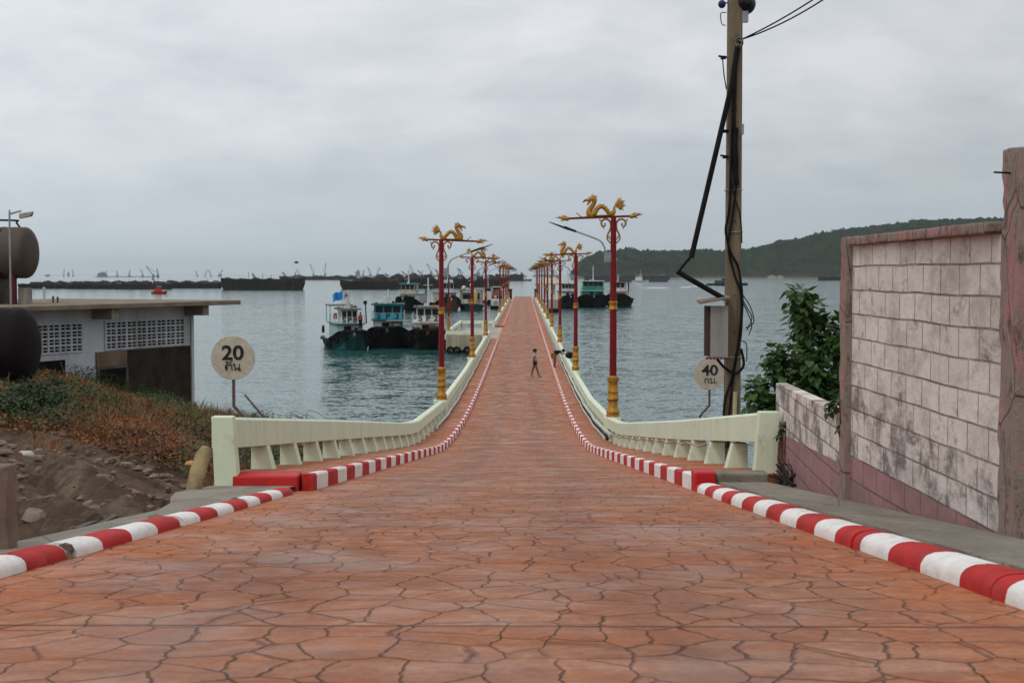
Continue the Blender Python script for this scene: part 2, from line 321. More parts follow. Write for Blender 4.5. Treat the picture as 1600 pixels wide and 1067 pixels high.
# ------------------------------------------------------------ the ramp and the pier
HP = [(42, 5.24), (46.2, 5.50), (49.9, 5.69), (56.6, 5.94), (63.9, 6.10), (72.7, 6.19), (84.5, 6.24), (100, 6.27), (1000, 6.27)]
def hdep(d):
    if d <= 42: return 0.705 + 0.108 * d
    for (a, b), (c, e) in zip(HP, HP[1:]):
        if d <= c: return lerp(b, e, (d - a) / (c - a))
    return 6.27
def rz(y):
    if y < -14: return rz(-14)
    s = 0; 
    for k in (-2, -1, 0, 1, 2): s += hdep(y + k * 1.5) if y > 30 else hdep(y)
    return CAMZ - s / 5
DECK = CAMZ - 6.27
XL, XR = -2.33, 1.89            # road edges at the kerbs
END = 397
ys = [-14 + i * 1.0 for i in range(0, 120)] + [106 + i * 6 for i in range(0, 49)] + [END]
def strip(name, xa, xb, ylist, dz, mat, nx=1):
    m = MB(); vs = []
    for y in ylist:
        for i in range(nx + 1): vs.append((lerp(xa, xb, i / nx), y, rz(y) + dz))
    k = nx + 1; m.add(vs, [(j * k + i, j * k + i + 1, (j + 1) * k + i + 1, (j + 1) * k + i) for j in range(len(ylist) - 1) for i in range(nx)])
    return m.build(name, mat, fix=False, smooth='all')
ylr = [y for y in ys if y < 325] + [325]
struct(strip('road', -2.75, 2.25, [y for y in ys if y <= 17.0], 0, M_ROAD, 4))
struct(strip('pier_road', -2.45, 2.05, [17.0] + [y for y in ys if y > 17.0], 0, M_ROAD, 4))
# deck slab of the pier with beams, raised walkways on both sides
def slab(y0, y1, xa, xb, name, top=-0.02, th=0.55, mat=None):
    m = MB(); yl = [y0] + [y for y in ys if y0 < y < y1] + [y1]
    m.sweep([(xa, top), (xb, top), (xb, top - th), (xa, top - th)], [(0, y, rz(y)) for y in yl]); return struct(m.build(name, mat or M_CONCL))
slab(15.9, END, -3.5, 3.1, 'pier_deck')
KH = 0.19
def walk(name, x0, x1, y0, y1):
    yl = [y0] + [y for y in ys if y0 < y < y1] + [y1]; m = MB()
    m.sweep([(x0, KH - 0.012), (x1, KH - 0.012), (x1, -0.015), (x0, -0.015)], [(0, y, rz(y)) for y in yl]); return struct(m.build(name, M_ROAD))
GAP0, GAP1 = 136.0, 167.0
walk('walkway_left', -3.43, -2.441, 15.76, GAP0 - 1); walk('walkway_left_far', -3.43, -2.441, GAP1 + 1, 328); walk('walkway_right', 2.001, 2.94, 16.0, 328)
def kerb(name, x, side, y0, y1):
    yl = [y0] + [y for y in ys if y0 < y < y1] + [y1]; m = MB(); s = side
    sec = [(0, -0.02), (0, KH - 0.025), (0.02 * s, KH - .004), (0.11 * s, KH - .004), (0.11 * s, -0.02)]
    m.sweep(sec, [(x, y, rz(y)) for y in yl]); return struct(m.build(name, M_STRIPE))
kerb('kerb_left', XL, -1, 15.55, GAP0 - 1); kerb('kerb_left_far', XL, -1, GAP1 + 1, 328); kerb('kerb_right', XR, 1, 15.7, 328)
# red returns that close the walkways towards the shore
m = MB(); z = rz(15.5); m.hexa([(-3.2, 15.5, z - .05), (-2.47, 15.45, z - .05), (-2.47, 15.75, z - .05), (-3.2, 15.75, z - .05)], [(-3.2, 15.52, z + KH - .03), (-2.47, 15.47, z + KH - .02), (-2.47, 15.75, z + KH + .002), (-3.2, 15.75, z + KH - .002)])
struct(bevel(m.build('kerb_end_left', M_REDKERB), .02))
m = MB(); m.box(1.893, 2.13, 15.62, 16.0, z - .06, z + KH + .004); struct(bevel(m.build('kerb_end_right', M_REDKERB), .02))
m = MB(); m.box(2.131, 2.72, 15.70, 16.0, z - .06, z + KH - .02); struct(bevel(m.build('walkway_end_right', M_CONC), .02))
for x0 in (XL - 0.0, XR):
    for yy in ((GAP1 + 0.2, GAP1 + 1.0) if x0 < 0 else ()):
        pass
m = MB(); m.box(-2.55, -2.31, GAP1 + 0.3, GAP1 + 1.0, DECK, DECK + KH + .01); struct(m.build('kerb_end_far', paint('orange_kerb_paint', (0.55, 0.10, 0.02), None, 4)))
# rounded outer kerbs on the ramp
def round_kerb(name, xa, xb, y0, y1, s, seg):
    sec = [(0, -.04)] + [(s * (0.125 - 0.125 * cos(a)), 0.02 + 0.13 * sin(a)) for a in [pi * i / 8 for i in range(1, 8)]] + [(s * 0.25, -.04)]
    sec = [(0, -.04)] + [(s * (.125 - .125 * (1 if cos(a) > 0 else -1) * abs(cos(a)) ** .8), .01 + .095 * sin(a) ** .75) for a in [radians(q_) for q_ in (2, 14, 28, 42, 56, 70, 90, 110, 124, 138, 152, 166, 178)]] + [(s * .25, -.04)]
    if s < 0: sec = [(a_ * .86, b_ * .76 if b_ > 0 else b_) for a_, b_ in sec]
    y = y1; m = MB()
    while y > y0:
        ya = y - seg + (.13 if s < 0 else .012); n = 8; off = U(-.012, .012); tz = U(-.006, .006)
        xx = lambda q: lerp(xa, xb, (q - y0) / (y1 - y0)) + off
        path = [(xx(ya + (y - ya) * i / n), ya + (y - ya) * i / n, rz(ya + (y - ya) * i / n) + tz) for i in range(n + 1)]
        m.sweep(sec, path); y -= seg
    return struct(m.build(name, M_STRIPE2, smooth=True))
round_kerb('outer_kerb_left', -2.44, -2.40, -12, 14.72, -1, 2.42); round_kerb('outer_kerb_right', 1.99, 1.89, -12, 15.5, 1, 2.42)
# broken concrete stubs in the gaps of the left kerb
m = MB(); y = 14.72 - 2.42
while y > 0:
    for k in range(9):
        a = U(0.025, .06); m.ball((-2.43 - U(.0, .22), y + .065 + U(-.04, .04), rz(y) + U(-.02, .035)), (a * 1.3, a, a), 6)
    y -= 2.42
struct(m.build('kerb_rubble', paint('broken_brown_concrete', (0.20, 0.155, 0.12), (0.08, 0.06, 0.05), 9, .95, .02)))
# pavements beside the rounded kerbs
yl = [y for y in ys if y < 15] + [15.0, 15.6]
m = MB(); m.sweep([(-.0, .1), (.55, .1), (.55, -.3), (0, -.3)], [(2.15, y, rz(y)) for y in yl]); m.box(2.7, 3.4, 14.8, 17.3, rz(15) - .5, rz(16.6) + .1)
struct(m.build('pavement_right', M_CONC))
m = MB(); path = [(-2.62, y, rz(y)) for y in yl]
vs = []; 
for y in yl:
    o = -2.86 if y < 11 else lerp(-2.86, -3.45, sst((y - 11) / 3.2)); zz = rz(y)
    vs += [(-2.50, y, zz + .058), (o + .01 * sin(y * 3), y, zz + .055), (o, y, zz - .35)]
m.add(vs, [(j * 3 + i, j * 3 + i + 1, j * 3 + i + 4, j * 3 + i + 3) for j in range(len(yl) - 1) for i in range(2)]); n = len(vs); m.add([vs[-3], vs[-2], vs[-1], (-2.62, 15.6, rz(15.6) - .35)], [(0, 1, 2, 3)])
struct(m.build('pavement_left', M_CONC))
# ditch boards at the foot of the bank
m = MB()
for xo, dz, y0, y1, t in ((-3.05, -.30, 3, 9.6, .05), (-3.12, -.28, 9.7, 12.6, .05), (-3.62, -.32, 11.5, 15.2, .06), (-3.42, -.42, 5, 12.0, .05)):
    m.hexa([(xo - t, y0, rz(y0) + dz - .3), (xo, y0, rz(y0) + dz - .3), (xo - .5 * (y1 > 12.5), y1, rz(y1) + dz - .3), (xo - t - .5 * (y1 > 12.5), y1, rz(y1) + dz - .3)],
           [(xo - t, y0, rz(y0) + dz + .2), (xo, y0, rz(y0) + dz + .2), (xo - .5 * (y1 > 12.5), y1, rz(y1) + dz + .2), (xo - t - .5 * (y1 > 12.5), y1, rz(y1) + dz + .2)])
struct(m.build('ditch_edge', M_CONCD))

# ------------------------------------------------------------ terrain and sea
def gz(x, y):
    r = rz(y)
    if x < -2.75:
        b = r - 0.42 + 0.0 * x + min(2.6, 0.2 * (-x - 2.9)) + 0.25 * sst((-x - 4) / 4)
        if y > 5: b += noise.noise(Vector((x * .5, y * .5, 3))) * .28 * sst((-x - 3.2) / 2)
        ysh = lerp(41, 52, sst((-x - 10) / 4)); s = sst((y - ysh) / 9); return lerp(b, -2.2, s)
    if x < 2.7: return lerp(r - 0.35, -2.2, sst((y - 44) / 8))
    b = r - 0.12 - 0.35 * sst((x - 3.2) / 2); s = sst((y - 16.5) / 14); s = max(s, 0.55 * sst((y - 15.5) / 3)); return lerp(b, -2.2, s)
def m_ground():
    g = G('bare_earth_and_rock'); 
    n = g.noise(0.7, 8, 0.65, 0.6); col = g.mix(g.ramp(n, 0.35, 0.65), (0.20, 0.125, 0.078), (0.095, 0.058, 0.036))
    rk = g.noise(1.3, 7, 0.7, 0.8, g.map((1, 0.45, 1), (4, 2, 1), (0, 0, radians(35)))); col = g.mix(g.ramp(rk, 0.5, 0.62), col, (0.25, 0.185, 0.135))
    lt = g.noise(3.2, 8, 0.75, 0.3, g.map((1, 1, 1), (14, 2, 1))); col = g.mix(g.ramp(lt, 0.60, 0.68, 0, .7), col, (0.24, 0.205, 0.18))
    cr = g.voro(0.9, 'DISTANCE_TO_EDGE', g.map((1, .5, 1), (0, 0, 0), (0, 0, radians(30)))); col = g.mix(g.ramp(cr, 0.0, 0.02, .3, 0), col, (0.03, 0.022, 0.018))
    stn = g.noise(1, 8, .75, .3, g.map((5, .7, 1), (2, 3, 0), (0, 0, radians(-32)))); col = g.mix(g.ramp(stn, .5, .62, 0, .75), col, (0.31, 0.225, 0.16)); crk = g.noise(1, 7, .7, .5, g.map((3.2, .45, 1), (7, 0, 0), (0, 0, radians(-30)))); col = g.mix(g.ramp(crk, .60, .66, 0, .75), col, (0.055, 0.037, 0.027))
    h = g.math('ADD', g.math('MULTIPLY', n, 1.5), g.math('ADD', g.math('ADD', rk, g.math('MULTIPLY', stn, -.5)), g.math('ADD', g.ramp(crk, .5, .66, .8, 0), g.math('MULTIPLY', g.noise(14, 8, .75), 1.2))))
    return g.done(col, 0.95, g.bump(h, 0.09, 1.0), spec=0.2)
M_GROUND = m_ground()
xs = [-90, -70, -50, -40, -32, -26, -22, -19] + [-17 + i * .22 for i in range(64)] + [-2.92, -2.76, -2.7, -1, 1, 2.4, 2.75, 3.0, 3.4, 4, 5, 6, 8, 10, 14, 20, 30, 45, 60, 90]
yg = [-60, -45, -35, -28, -22, -17, -14, -10, -6, -2, 1, 3] + [4 + i * .25 for i in range(208)] + [57, 60, 66]
m = MB(); vs = []
for y in yg:
    for x in xs:
        zz = gz(x, y)
        if -17 < x < -3.0 and 4 < y < 56:
            u = x * .87 + y * .5; v = y * .87 - x * .5
            zz += (noise.fractal(Vector((x * .9, y * .5, 0)), .8, 2.1, 4) * .12 + abs(noise.noise(Vector((u * .95, v * .16, 5)))) * .24 + abs(noise.noise(Vector((u * 2.6, v * .4, 9)))) * .16 + .09 * noise.noise(Vector((x * 4, y * 2.5, 8)))) * sst((-x - 3.1) / .8) - .08
        vs.append((x, y, zz))
k = len(xs); m.add(vs, [(j * k + i, j * k + i + 1, (j + 1) * k + i + 1, (j + 1) * k + i) for j in range(len(yg) - 1) for i in range(k - 1)])
struct(m.build('ground', M_GROUND, fix=False, smooth='all'))
def m_water():
    g = G('grey_green_sea'); 
    v = g.map((1, 1, 1)); n1 = g.noise(0.42, 6, 0.62, 0.5, g.map((0.55, 1.1, 1))); n2 = g.noise(1.7, 5, 0.62, 0.3, g.map((0.6, 1.1, 1), (3, 3, 0), (0, 0, .2)))
    n3 = g.noise(0.022, 4, 0.6, 0.6, g.map((0.45, 1.2, 1))); n4 = g.noise(6, 3, .6)
    ruf = g.ramp(n3, 0.38, 0.62, 0.65, 1.1)
    def vm(op, a, b):
        n = g.n('ShaderNodeVectorMath'); n.operation = op; g.setin(n.inputs[0], a); g.setin(n.inputs[1], b) if not isinstance(b, tuple) else setattr(n.inputs[1], 'default_value', b); return n.outputs[0]
    def cn(scale, det, sx, sy, loc, rot=0): return vm('SUBTRACT', g.noise(scale, det, .6, .4, g.map((sx, sy, 1), loc, (0, 0, rot)), True), (.5, .5, .5))
    a = vm('MULTIPLY', cn(0.35, 3, .6, 1.0, (0, 0, 0), .15), (.14, .22, 0)); b = vm('MULTIPLY', cn(1.3, 4, .6, 1.0, (7, 3, 0), -.1), (.34, .62, 0)); c = vm('MULTIPLY', cn(5, 3, .7, 1, (3, 9, 0)), (.60, .85, 0))
    t = vm('ADD', vm('ADD', a, b), c); sc3 = g.n('ShaderNodeVectorMath'); sc3.operation = 'SCALE'; g.L(t, sc3.inputs[0]); g.L(ruf, sc3.inputs['Scale'])
    nn = vm('NORMALIZE', vm('ADD', sc3.outputs[0], (0, 0, 1)), (0, 0, 0))
    col = g.mix(g.ramp(n3, 0.35, 0.65), (0.016, 0.085, 0.082), (0.028, 0.105, 0.100))
    g.b.inputs['IOR'].default_value = 1.33
    return g.done(col, 0.08, nn, spec=0.4)
m = MB(); q = 20000; rows = [-q, -300, 0, 60, 200, 600, 2000, 6000, q]; vs = [(x, y, 0) for y in rows for x in (-q, -2000, -300, 0, 300, 2000, q)]
m.add(vs, [(j * 7 + i, j * 7 + i + 1, (j + 1) * 7 + i + 1, (j + 1) * 7 + i) for j in range(8) for i in range(6)])
struct(m.build('sea', m_water(), fix=False))
# piles below the pier
m = MB()
for y in range(48, 396, 9):
    for x in (-3.0, 2.6): m.tube([(x, y, -2.2), (x, y, rz(y) - .4)], .2, 10)
    m.box(-3.4, 3.0, y - .25, y + .25, rz(y) - .95, rz(y) - .56)
struct(m.build('pier_piles', M_CONCD, smooth=True))

# ------------------------------------------------------------ pale green railings
RT, RB = 0.83, 0.49             # beam top / bottom above the road
bal_mesh = {}
def baluster(parent, x, y, s):  # s: +1 = road lies to +x of the railing
    key = s
    if key not in bal_mesh:
        b = MB(); i0, o0 = (s * .0, -s * .20); b.hexa([(s * .075, -.13, KH - .03), (o0, -.13, KH - .03), (o0, .13, KH - .03), (s * .075, .13, KH - .03)],
            [(s * .0 - s * .01, -.1, RB + .01), (o0, -.1, RB + .01), (o0, .1, RB + .01), (-s * .01, .1, RB + .01)])
        o = b.build('baluster', M_RAIL, parent); bal_mesh[key] = o.data
    else:
        o = bpy.data.objects.new('baluster', bal_mesh[key]); COL.objects.link(o); o.parent = parent
    o.location = (x, y, rz(y)); return o
def railing(x, s, y0, y1, label, lamps, near_post=True, maxbal=100, start=2.2):
    t = empty('pier_railing', (x, y0, rz(y0)), label, 'railing', 'pale green concrete railings of the pier'); inv = Vector((-x, -y0, -rz(y0)))
    cr = 43.5 if s > 0 else 46.0; yl = [y for y in (y0, 18, 20, 22, 24, 28, 33, 38, 41, cr, cr + 13.5, 80, 110, 130, GAP0, GAP1, 230, 326) if y0 <= y <= y1]; m = MB(); o = -s * .23
    m.sweep([(.0, RB), (.0, RT - .03), (-s * .03, RT), (o + s * .03, RT), (o, RT - .03), (o, RB)], [(x, y, rz(y) + (.05 if s < 0 else -.015) * max(0, (25 - y) / 9)) for y in yl])
    b = m.build('beam', M_RAIL, t); b.location = inv
    for q, yy in (((0, y0),) if near_post else ()):
        p = MB(); p.hexa([(s * .07, -.02, -.06), (o * .86, -.02, -.06), (o * .86, .17, -.06), (s * .07, .17, -.06)], [(s * .004, -.012, RT + (.054 if s < 0 else -.012)), (o - s * .003, -.012, RT + (.054 if s < 0 else -.012)), (o - s * .003, .14, RT + (.054 if s < 0 else -.012)), (s * .004, .14, RT + (.054 if s < 0 else -.012))])
        e = p.build('end_post', M_RAIL, t); bevel(e, .012)
    i = 0; y = y0 + start; rest = MB()
    while y < y1 - .5:
        if i < maxbal: baluster(t, x, y, s).location += inv
        else: rest.box(min(x, x - s * .24), max(x, x - s * .24), y - .12, y + .12, rz(y) + KH - .03, rz(y) + RB)
        i += 1; y += 2.1
    if rest.v: r_ = rest.build('baluster_row', M_RAIL, t); r_.location = inv; r_['kind'] = 'stuff'
    for ly in lamps:
        p = MB(); cx = x - s * .17; p.box(cx - .27, cx + .27, ly - .27, ly + .27, rz(ly) - .1, rz(ly) + RT + .03); e = p.build('lamp_plinth', M_RAIL, t); e.location = inv; bevel(e, .015)
    return t
LR = [46, 79, 113, 146, 172, 198, 227, 259, 292, 322]
LL = [57.5, 92, 125]; LL2 = [200, 235, 268, 300, 324]
XRL, XRR = -3.20, 2.71
railing(XRL, 1, 15.55, GAP0, 'pale green concrete railing left of the ramp, from the shore end to the side platform', LL, maxbal=60)
railing(XRL, 1, GAP1, 326, 'pale green concrete railing on the left of the pier beyond the side platform', LL2, False, 80)
railing(XRR, -1, 16.3, 326, 'long pale green concrete railing along the right side of ramp and pier', LR, maxbal=100)

# ------------------------------------------------------------ side platform
pt = empty('mooring_platform', (-5.5, GAP0, 0), 'grey concrete landing platform on the left flank of the pier with pale rails', 'platform')
inv = -Vector(pt.location)
def part(mb, name, mat, t, smooth=False):
    o = mb.build(name, mat, t, smooth=smooth); o.location = Matrix.Rotation(-t.rotation_euler.z, 4, 'Z') @ (-Vector(t.location)); o.rotation_euler = (0, 0, -t.rotation_euler.z); return o
m = MB(); m.box(-7.4, -3.51, GAP0 + .4, GAP1 - .3, DECK - .5, DECK - .004); part(m, 'deck', M_CONCL, pt)
m = MB(); m.box(-7.45, -3.5, GAP0 + .12, GAP0 + .36, .32, DECK + .42)
part(m, 'skirt_wall', paint('cream_stained_planks', (0.42, 0.37, 0.26), (0.22, 0.18, 0.13), .9, .9, .01, streak=True), pt)
for x in (-7.2, -6.2, -5.2, -4.2): m = MB(); m.box(x - .09, x + .09, GAP0 + .02, GAP0 + .118, .25, DECK + .38); part(m, 'buttress', M_CONCL, pt)
m = MB(); m.box(-7.35, -7.0, 137.2, 166.4, .35, DECK - .51); part(m, 'side_wall', M_CONCL, pt)
for x in (-7.2, -6.0, -4.6):
    m = MB(); m.lathe([(.22, -2), (.22, .55)], 10, (x, GAP0 + .6, 0)); part(m, 'pile', M_CONCD, pt, True)
for (a, b) in (((-7.45, GAP0 + .28), (-3.5, GAP0 + .28)), ((-7.35, GAP0 + .5), (-7.35, GAP1 - .4)), ((-7.35, GAP1 - .4), (-3.5, GAP1 - .4))):
    m = MB(); m.sweep([(-.13, .48), (.13, .48), (.13, .8), (-.13, .8)], [(a[0], a[1], DECK), (b[0], b[1], DECK)])
    n = int((Vector(b) - Vector(a)).length / 1.9) + 1
    for i in range(n + 1): q = Vector(a).lerp(Vector(b), i / n); m.box(q.x - .1, q.x + .1, q.y - .1, q.y + .1, DECK - .01, DECK + .5)
    part(m, 'rail', M_RAIL, pt)
def torus(mb, c, R_, r, ax='y', n=14, k=7):
    P = []
    for i in range(n + 1):
        a = 2 * pi * i / n; P.append((c[0] + R_ * cos(a), c[1], c[2] + R_ * sin(a)) if ax == 'y' else ((c[0], c[1] + R_ * cos(a), c[2] + R_ * sin(a)) if ax == 'x' else (c[0] + R_ * cos(a), c[1] + R_ * sin(a), c[2])))
    mb.tube(P, r, k, cap=False)
for i, x in enumerate((-7.0, -6.4, -5.4)):
    o = MB(); torus(o, (x, GAP0 - .05, .30), .28, .11); o = o.build('tyre_fender', M_BLACK, None, True)
    tag(o, ('black tyre fender at the outer corner of the side platform', 'black tyre fender second from the outer corner of the side platform', 'black tyre fender nearest the pier on the side platform')[i], 'tyre', 'tyre fenders on the side platform')

# ------------------------------------------------------------ pipes along the railings
def pipe(x, dz, y0, y1, r, mat, label):
    yl = [y0] + [y for y in ys if y0 < y < y1] + [y1]; m = MB(); m.tube([(x + .015 * sin(y * .7), y, rz(y) + dz + .01 * sin(y * 1.3)) for y in yl], r, 8)
    m.tube([(x, y0, rz(y0) + dz), (x + .02, y0 - .3, rz(y0) + dz - .06)], r, 8)
    tag(m.build('pipe', mat, None, True), label, 'pipe', 'pipes along the pier railings')
pipe(-3.06, .30, 50, 134, .05, M_PIPEW, 'white pipe running along the foot of the left railing')
pipe(2.62, .44, 43, 320, .055, M_PIPEW, 'white pipe running under the beam of the right railing')
pipe(2.60, .30, 44.5, 320, .04, M_CABLE, 'black pipe between the white pipes of the right railing')
pipe(2.58, .235, 45.5, 320, .05, M_PIPEW, 'lowest pale pipe on the walkway along the right railing')
m = MB(); P = [(2.60, 20.2, rz(20.2) + .40)]
for i in range(24):
    y = 20.2 + i * 1.05; P.append((2.60 + .03 * sin(i * 2.1), y, rz(y) + .47 - .05 * abs(sin(i * 1.57))))
m.tube(P, .016, 6); tag(m.build('rope', paint('tan_rope', (0.42, 0.33, 0.22), None, 8), None, True), 'tan rope tied under the beam of the right railing near the shore', 'rope')

# ------------------------------------------------------------ dragon lamp posts
def make_lamp():
    t = empty('dragon_lamp_post', (0, 0, 0), 'x', 'lamp post', 'red dragon lamp posts on the pier railings')
    K = 1 / 468.5
    def C(X, Y): return ((965 - X) * K, 0, 6.45 + (465 - Y) * K)      # local +x = towards the road
    m = MB(); m.lathe([(.235, 0), (.235, .05), (.2, .07), (.2, .12), (.225, .15), (.215, .2), (.17, .26), (.155, .5), (.19, .54), (.2, .58), (.17, .62), (.165, .78), (.185, .8), (.185, .84), (.16, .87), (.155, 1.12), (.175, 1.16), (.19, 1.22), (.19, 1.27), (.15, 1.3), (.13, 1.33)], 24)
    m.build('base', M_GOLD, t, True)
    m = MB(); m.lathe([(.115, 1.3), (.11, 3.5), (.095, 5.6), (.085, 6.47)], 18); m.build('pole', M_RED, t, True)
    m = MB(); m.lathe([(.12, 3.45), (.145, 3.47), (.145, 3.53), (.13, 3.55), (.13, 3.64), (.145, 3.66), (.145, 3.72), (.12, 3.74)], 18); m.build('collar', M_GOLD, t, True)
    m = MB(); m.box(-.55, 1.47, -.035, .035, 6.42, 6.49); bevel(m.build('crossbar', M_RED, t), .01)
    # dragon: one tapered spine, head, mane, legs and tail flame
    S = [(1010, 280, 10), (985, 310, 16), (975, 350, 20), (978, 395, 27), (945, 418, 30), (900, 405, 32), (860, 355, 33), (820, 312, 34), (775, 300, 35), (735, 322, 36), (700, 365, 38), (670, 410, 42), (625, 425, 46), (598, 400, 46), (602, 350, 42), (640, 300, 38), (672, 255, 36), (684, 215, 37), (672, 182, 42), (640, 178, 40), (605, 195, 28), (570, 205, 20)]
    P = spline([(*C(a, b), c * K) for a, b, c in S], 4); m = MB(); m.tube([(p[0], p[1], p[2]) for p in P], [p[3] for p in P], 10)
    m.tube([C(600, 185), C(560, 195), C(525, 215), C(508, 232)], [.045, .036, .028, .012], 8)       # upper jaw
    m.tube([C(625, 215), C(600, 235), C(580, 262), C(572, 278)], [.04, .034, .026, .01], 8)         # lower jaw
    m.ball(C(618, 160), (.028, .05, .03), 8); m.ball(C(520, 222), (.024, .03, .02), 7)
    for dy in (-.03, .03):
        a = C(640, 150); b = C(655, 125); c = C(662, 98); m.tube([(a[0], dy, a[2]), (b[0], dy * 1.6, b[2]), (c[0], dy * 2, c[2])], [.02, .014, .003], 6)
        for (X, Y, X2, Y2) in ((690, 160, 735, 130), (700, 180, 730, 165), (705, 205, 735, 200), (670, 150, 700, 122), (700, 235, 722, 235), (540, 200, 548, 180)):
            a = C(X, Y); b = C(X2, Y2); m.tube([(a[0], dy * .7, a[2]), (b[0], dy * 1.5, b[2])], [.028, .003], 5)
    for i in range(8, 60, 3):                                    # back fins
        p = P[min(i, len(P) - 2)]; q = P[min(i + 1, len(P) - 1)]; tx, tz = q[0] - p[0], q[2] - p[2]; l = sqrt(tx * tx + tz * tz) or 1; nx, nz = -tz / l, tx / l
        if nz < 0 and i < 44: nx, nz = -nx, -nz
        m.tube([(p[0] + nx * p[3] * .8, 0, p[2] + nz * p[3] * .8), (p[0] + nx * (p[3] + .035), 0, p[2] + nz * (p[3] + .035))], [.02, .003], 5)
    for a_ in range(-70, 110, 20):                               # tail flame
        an = radians(a_); r1 = .17 + .05 * (a_ // 20 % 2); c0 = C(1040, 285); m.tube([(c0[0] - .0 * cos(an), 0, c0[2]), (c0[0] - r1 * .6 * cos(an), U(-.02, .02), c0[2] + r1 * .6 * sin(an)), (c0[0] - (r1 + .05) * cos(an), 0, c0[2] + (r1 + .05) * sin(an) + .01)], [.04, .045, .004], 6)
    c0 = C(1045, 280); m.ball(c0, (.115, .045, .12), 12)
    m.tube([C(600, 440), C(560, 445), C(500, 455), C(455, 430), C(432, 398), C(402, 390)], [.05, .035, .022, .018, .016, .02], 7)      # fore leg
    m.tube([C(640, 400), C(690, 425), C(660, 450), C(600, 455)], [.035, .04, .035, .03], 7)
    m.tube([C(900, 430), C(850, 448), C(810, 452)], [.04, .03, .02], 7); m.tube([C(930, 440), C(985, 452)], [.045, .03], 7)
    m.box(C(965, 0)[0], C(575, 0)[0], -.06, .06, 6.492, 6.53)
    m.build('dragon', M_GOLD, t, 'all')
    for s in (-1, 1):
        m = MB()
        def D(X, Y): q = C(X, Y); return (q[0] * s, 0, q[2])
        A = spline([D(928, 862), D(885, 822), D(868, 780), D(882, 720), D(912, 660), D(925, 590), D(905, 525), D(850, 497), D(800, 515), D(780, 560), D(800, 605), D(830, 600), D(840, 572), D(822, 562)], 4)
        m.tube(A, [.022 + .012 * sin(pi * i / len(A)) for i in range(len(A))], 7)
        m.tube([D(812, 600), D(820, 655)], [.04, .004], 6); m.tube(spline([D(790, 520), D(765, 520), D(752, 492)], 4), [.022] * 8 + [.006], 6)
        m.tube(spline([D(935, 800), D(905, 790), D(895, 765), D(915, 755)], 4), .022, 6); m.tube([D(870, 800), D(925, 868)], [.03, .012], 6)
        m.build('scroll_bracket', M_GOLDD, t, 'all')
    for s, x0 in ((1, 1.46), (-1, .54)):                         # flame finials at the bar ends
        m = MB(); F = lambda a, b: (s * (x0 + a), 0, 6.455 + b)
        m.tube([F(-.04, 0), F(.04, -.01), F(.12, .01), F(.2, .03), F(.3, .035), F(.44, .05)], [.04, .075, .06, .045, .025, .003], 8)
        m.tube([F(.06, .03), F(.14, .09), F(.22, .1)], [.04, .03, .003], 6); m.tube([F(.12, -.02), F(.2, -.06), F(.27, -.05)], [.035, .025, .003], 6); m.tube([F(.2, .02), F(.28, .08), F(.34, .09)], [.03, .02, .003], 6)
        m.build('flame_finial', M_GOLD, t, 'all')
    m = MB(); m.box(.08, .3, -.09, .09, 5.0, 5.32); m.box(-.12, .3, -.05, .05, 5.05, 5.12); b_ = m.build('arm_bracket', M_STEEL, t)
    m = MB(); A = spline([(.24, 0, 5.1), (.25, 0, 5.32), (.33, 0, 5.55), (.5, 0, 5.72), (1.25, 0, 6.0)], 6); m.tube(A, .027, 8); arm = m.build('light_arm', M_STEEL, t, True)
    m = MB(); dx, dz = .94, .34
    def H(u, v, y_): return (1.25 + dx * u - dz * v, y_, 6.0 + dz * u + dx * v)
    m.hexa([H(-.05, -.035, -.05), H(.36, -.05, -.11), H(.36, -.05, .11), H(-.05, -.035, .05)], [H(-.05, .035, -.05), H(.36, .04, -.11), H(.36, .04, .11), H(-.05, .035, .05)])
    m.hexa([H(.36, -.045, -.13), H(.88, -.02, -.07), H(.88, -.02, .07), H(.36, -.045, .13)], [H(.36, .02, -.12), H(.88, .0, -.06), H(.88, .0, .06), H(.36, .02, .12)])
    bevel(m.build('lamp_head', M_DARK, arm), .01)
    return t
lamp0 = make_lamp(); used = False
ORD = ['nearest', 'second', 'third', 'fourth', 'fifth', 'sixth', 'seventh', 'eighth', 'ninth', 'tenth', 'eleventh']
def put_lamp(x, y, side, label):
    global used
    o = lamp0 if not used else copy_tree(lamp0); used = True
    o.location = (x, y, rz(y) + RT + .03); o.rotation_euler = (0, radians(2.4) * (1 if side < 0 else -1) * 0, 0 if side < 0 else pi); o['label'] = label
    for ch in o.children:
        if ch.name.split('.')[0] in ('crossbar', 'dragon', 'flame_finial'): ch.rotation_euler = (0, radians(2.2), 0); ch.location = (-.245 * 0 - .248, 0, .005)
    return o
for i, y in enumerate(LR): put_lamp(2.9, y, 1, f'{ORD[i]} red and gold dragon lamp post from the shore on the right railing')
for i, y in enumerate(LL): put_lamp(-3.32, y, -1, f'{ORD[i]} red and gold dragon lamp post from the shore on the left railing')
for i, y in enumerate(LL2): put_lamp(-3.32, y, -1, f'{ORD[i]} red and gold dragon lamp post on the left railing beyond the side platform')
t = empty('lamp_post', (-7.2, GAP0 + .7, DECK + .8), 'plain red lamp post with gold foot on the outer corner of the side platform', 'lamp post')
m = MB(); m.lathe([(.2, 0), (.2, .1), (.14, .2), (.14, .6), (.17, .7), (.14, .8), (.14, 1.1), (.17, 1.2), (.1, 1.3)], 16); m.build('base', M_GOLD, t, True)
m = MB(); m.lathe([(.085, 1.28), (.07, 5.0)], 12); m.build('pole', M_RED, t, True)
m = MB(); m.lathe([(.05, 5.0), (.04, 6.0), (.0, 6.3)], 10); m.build('tip', M_DARK, t, True)

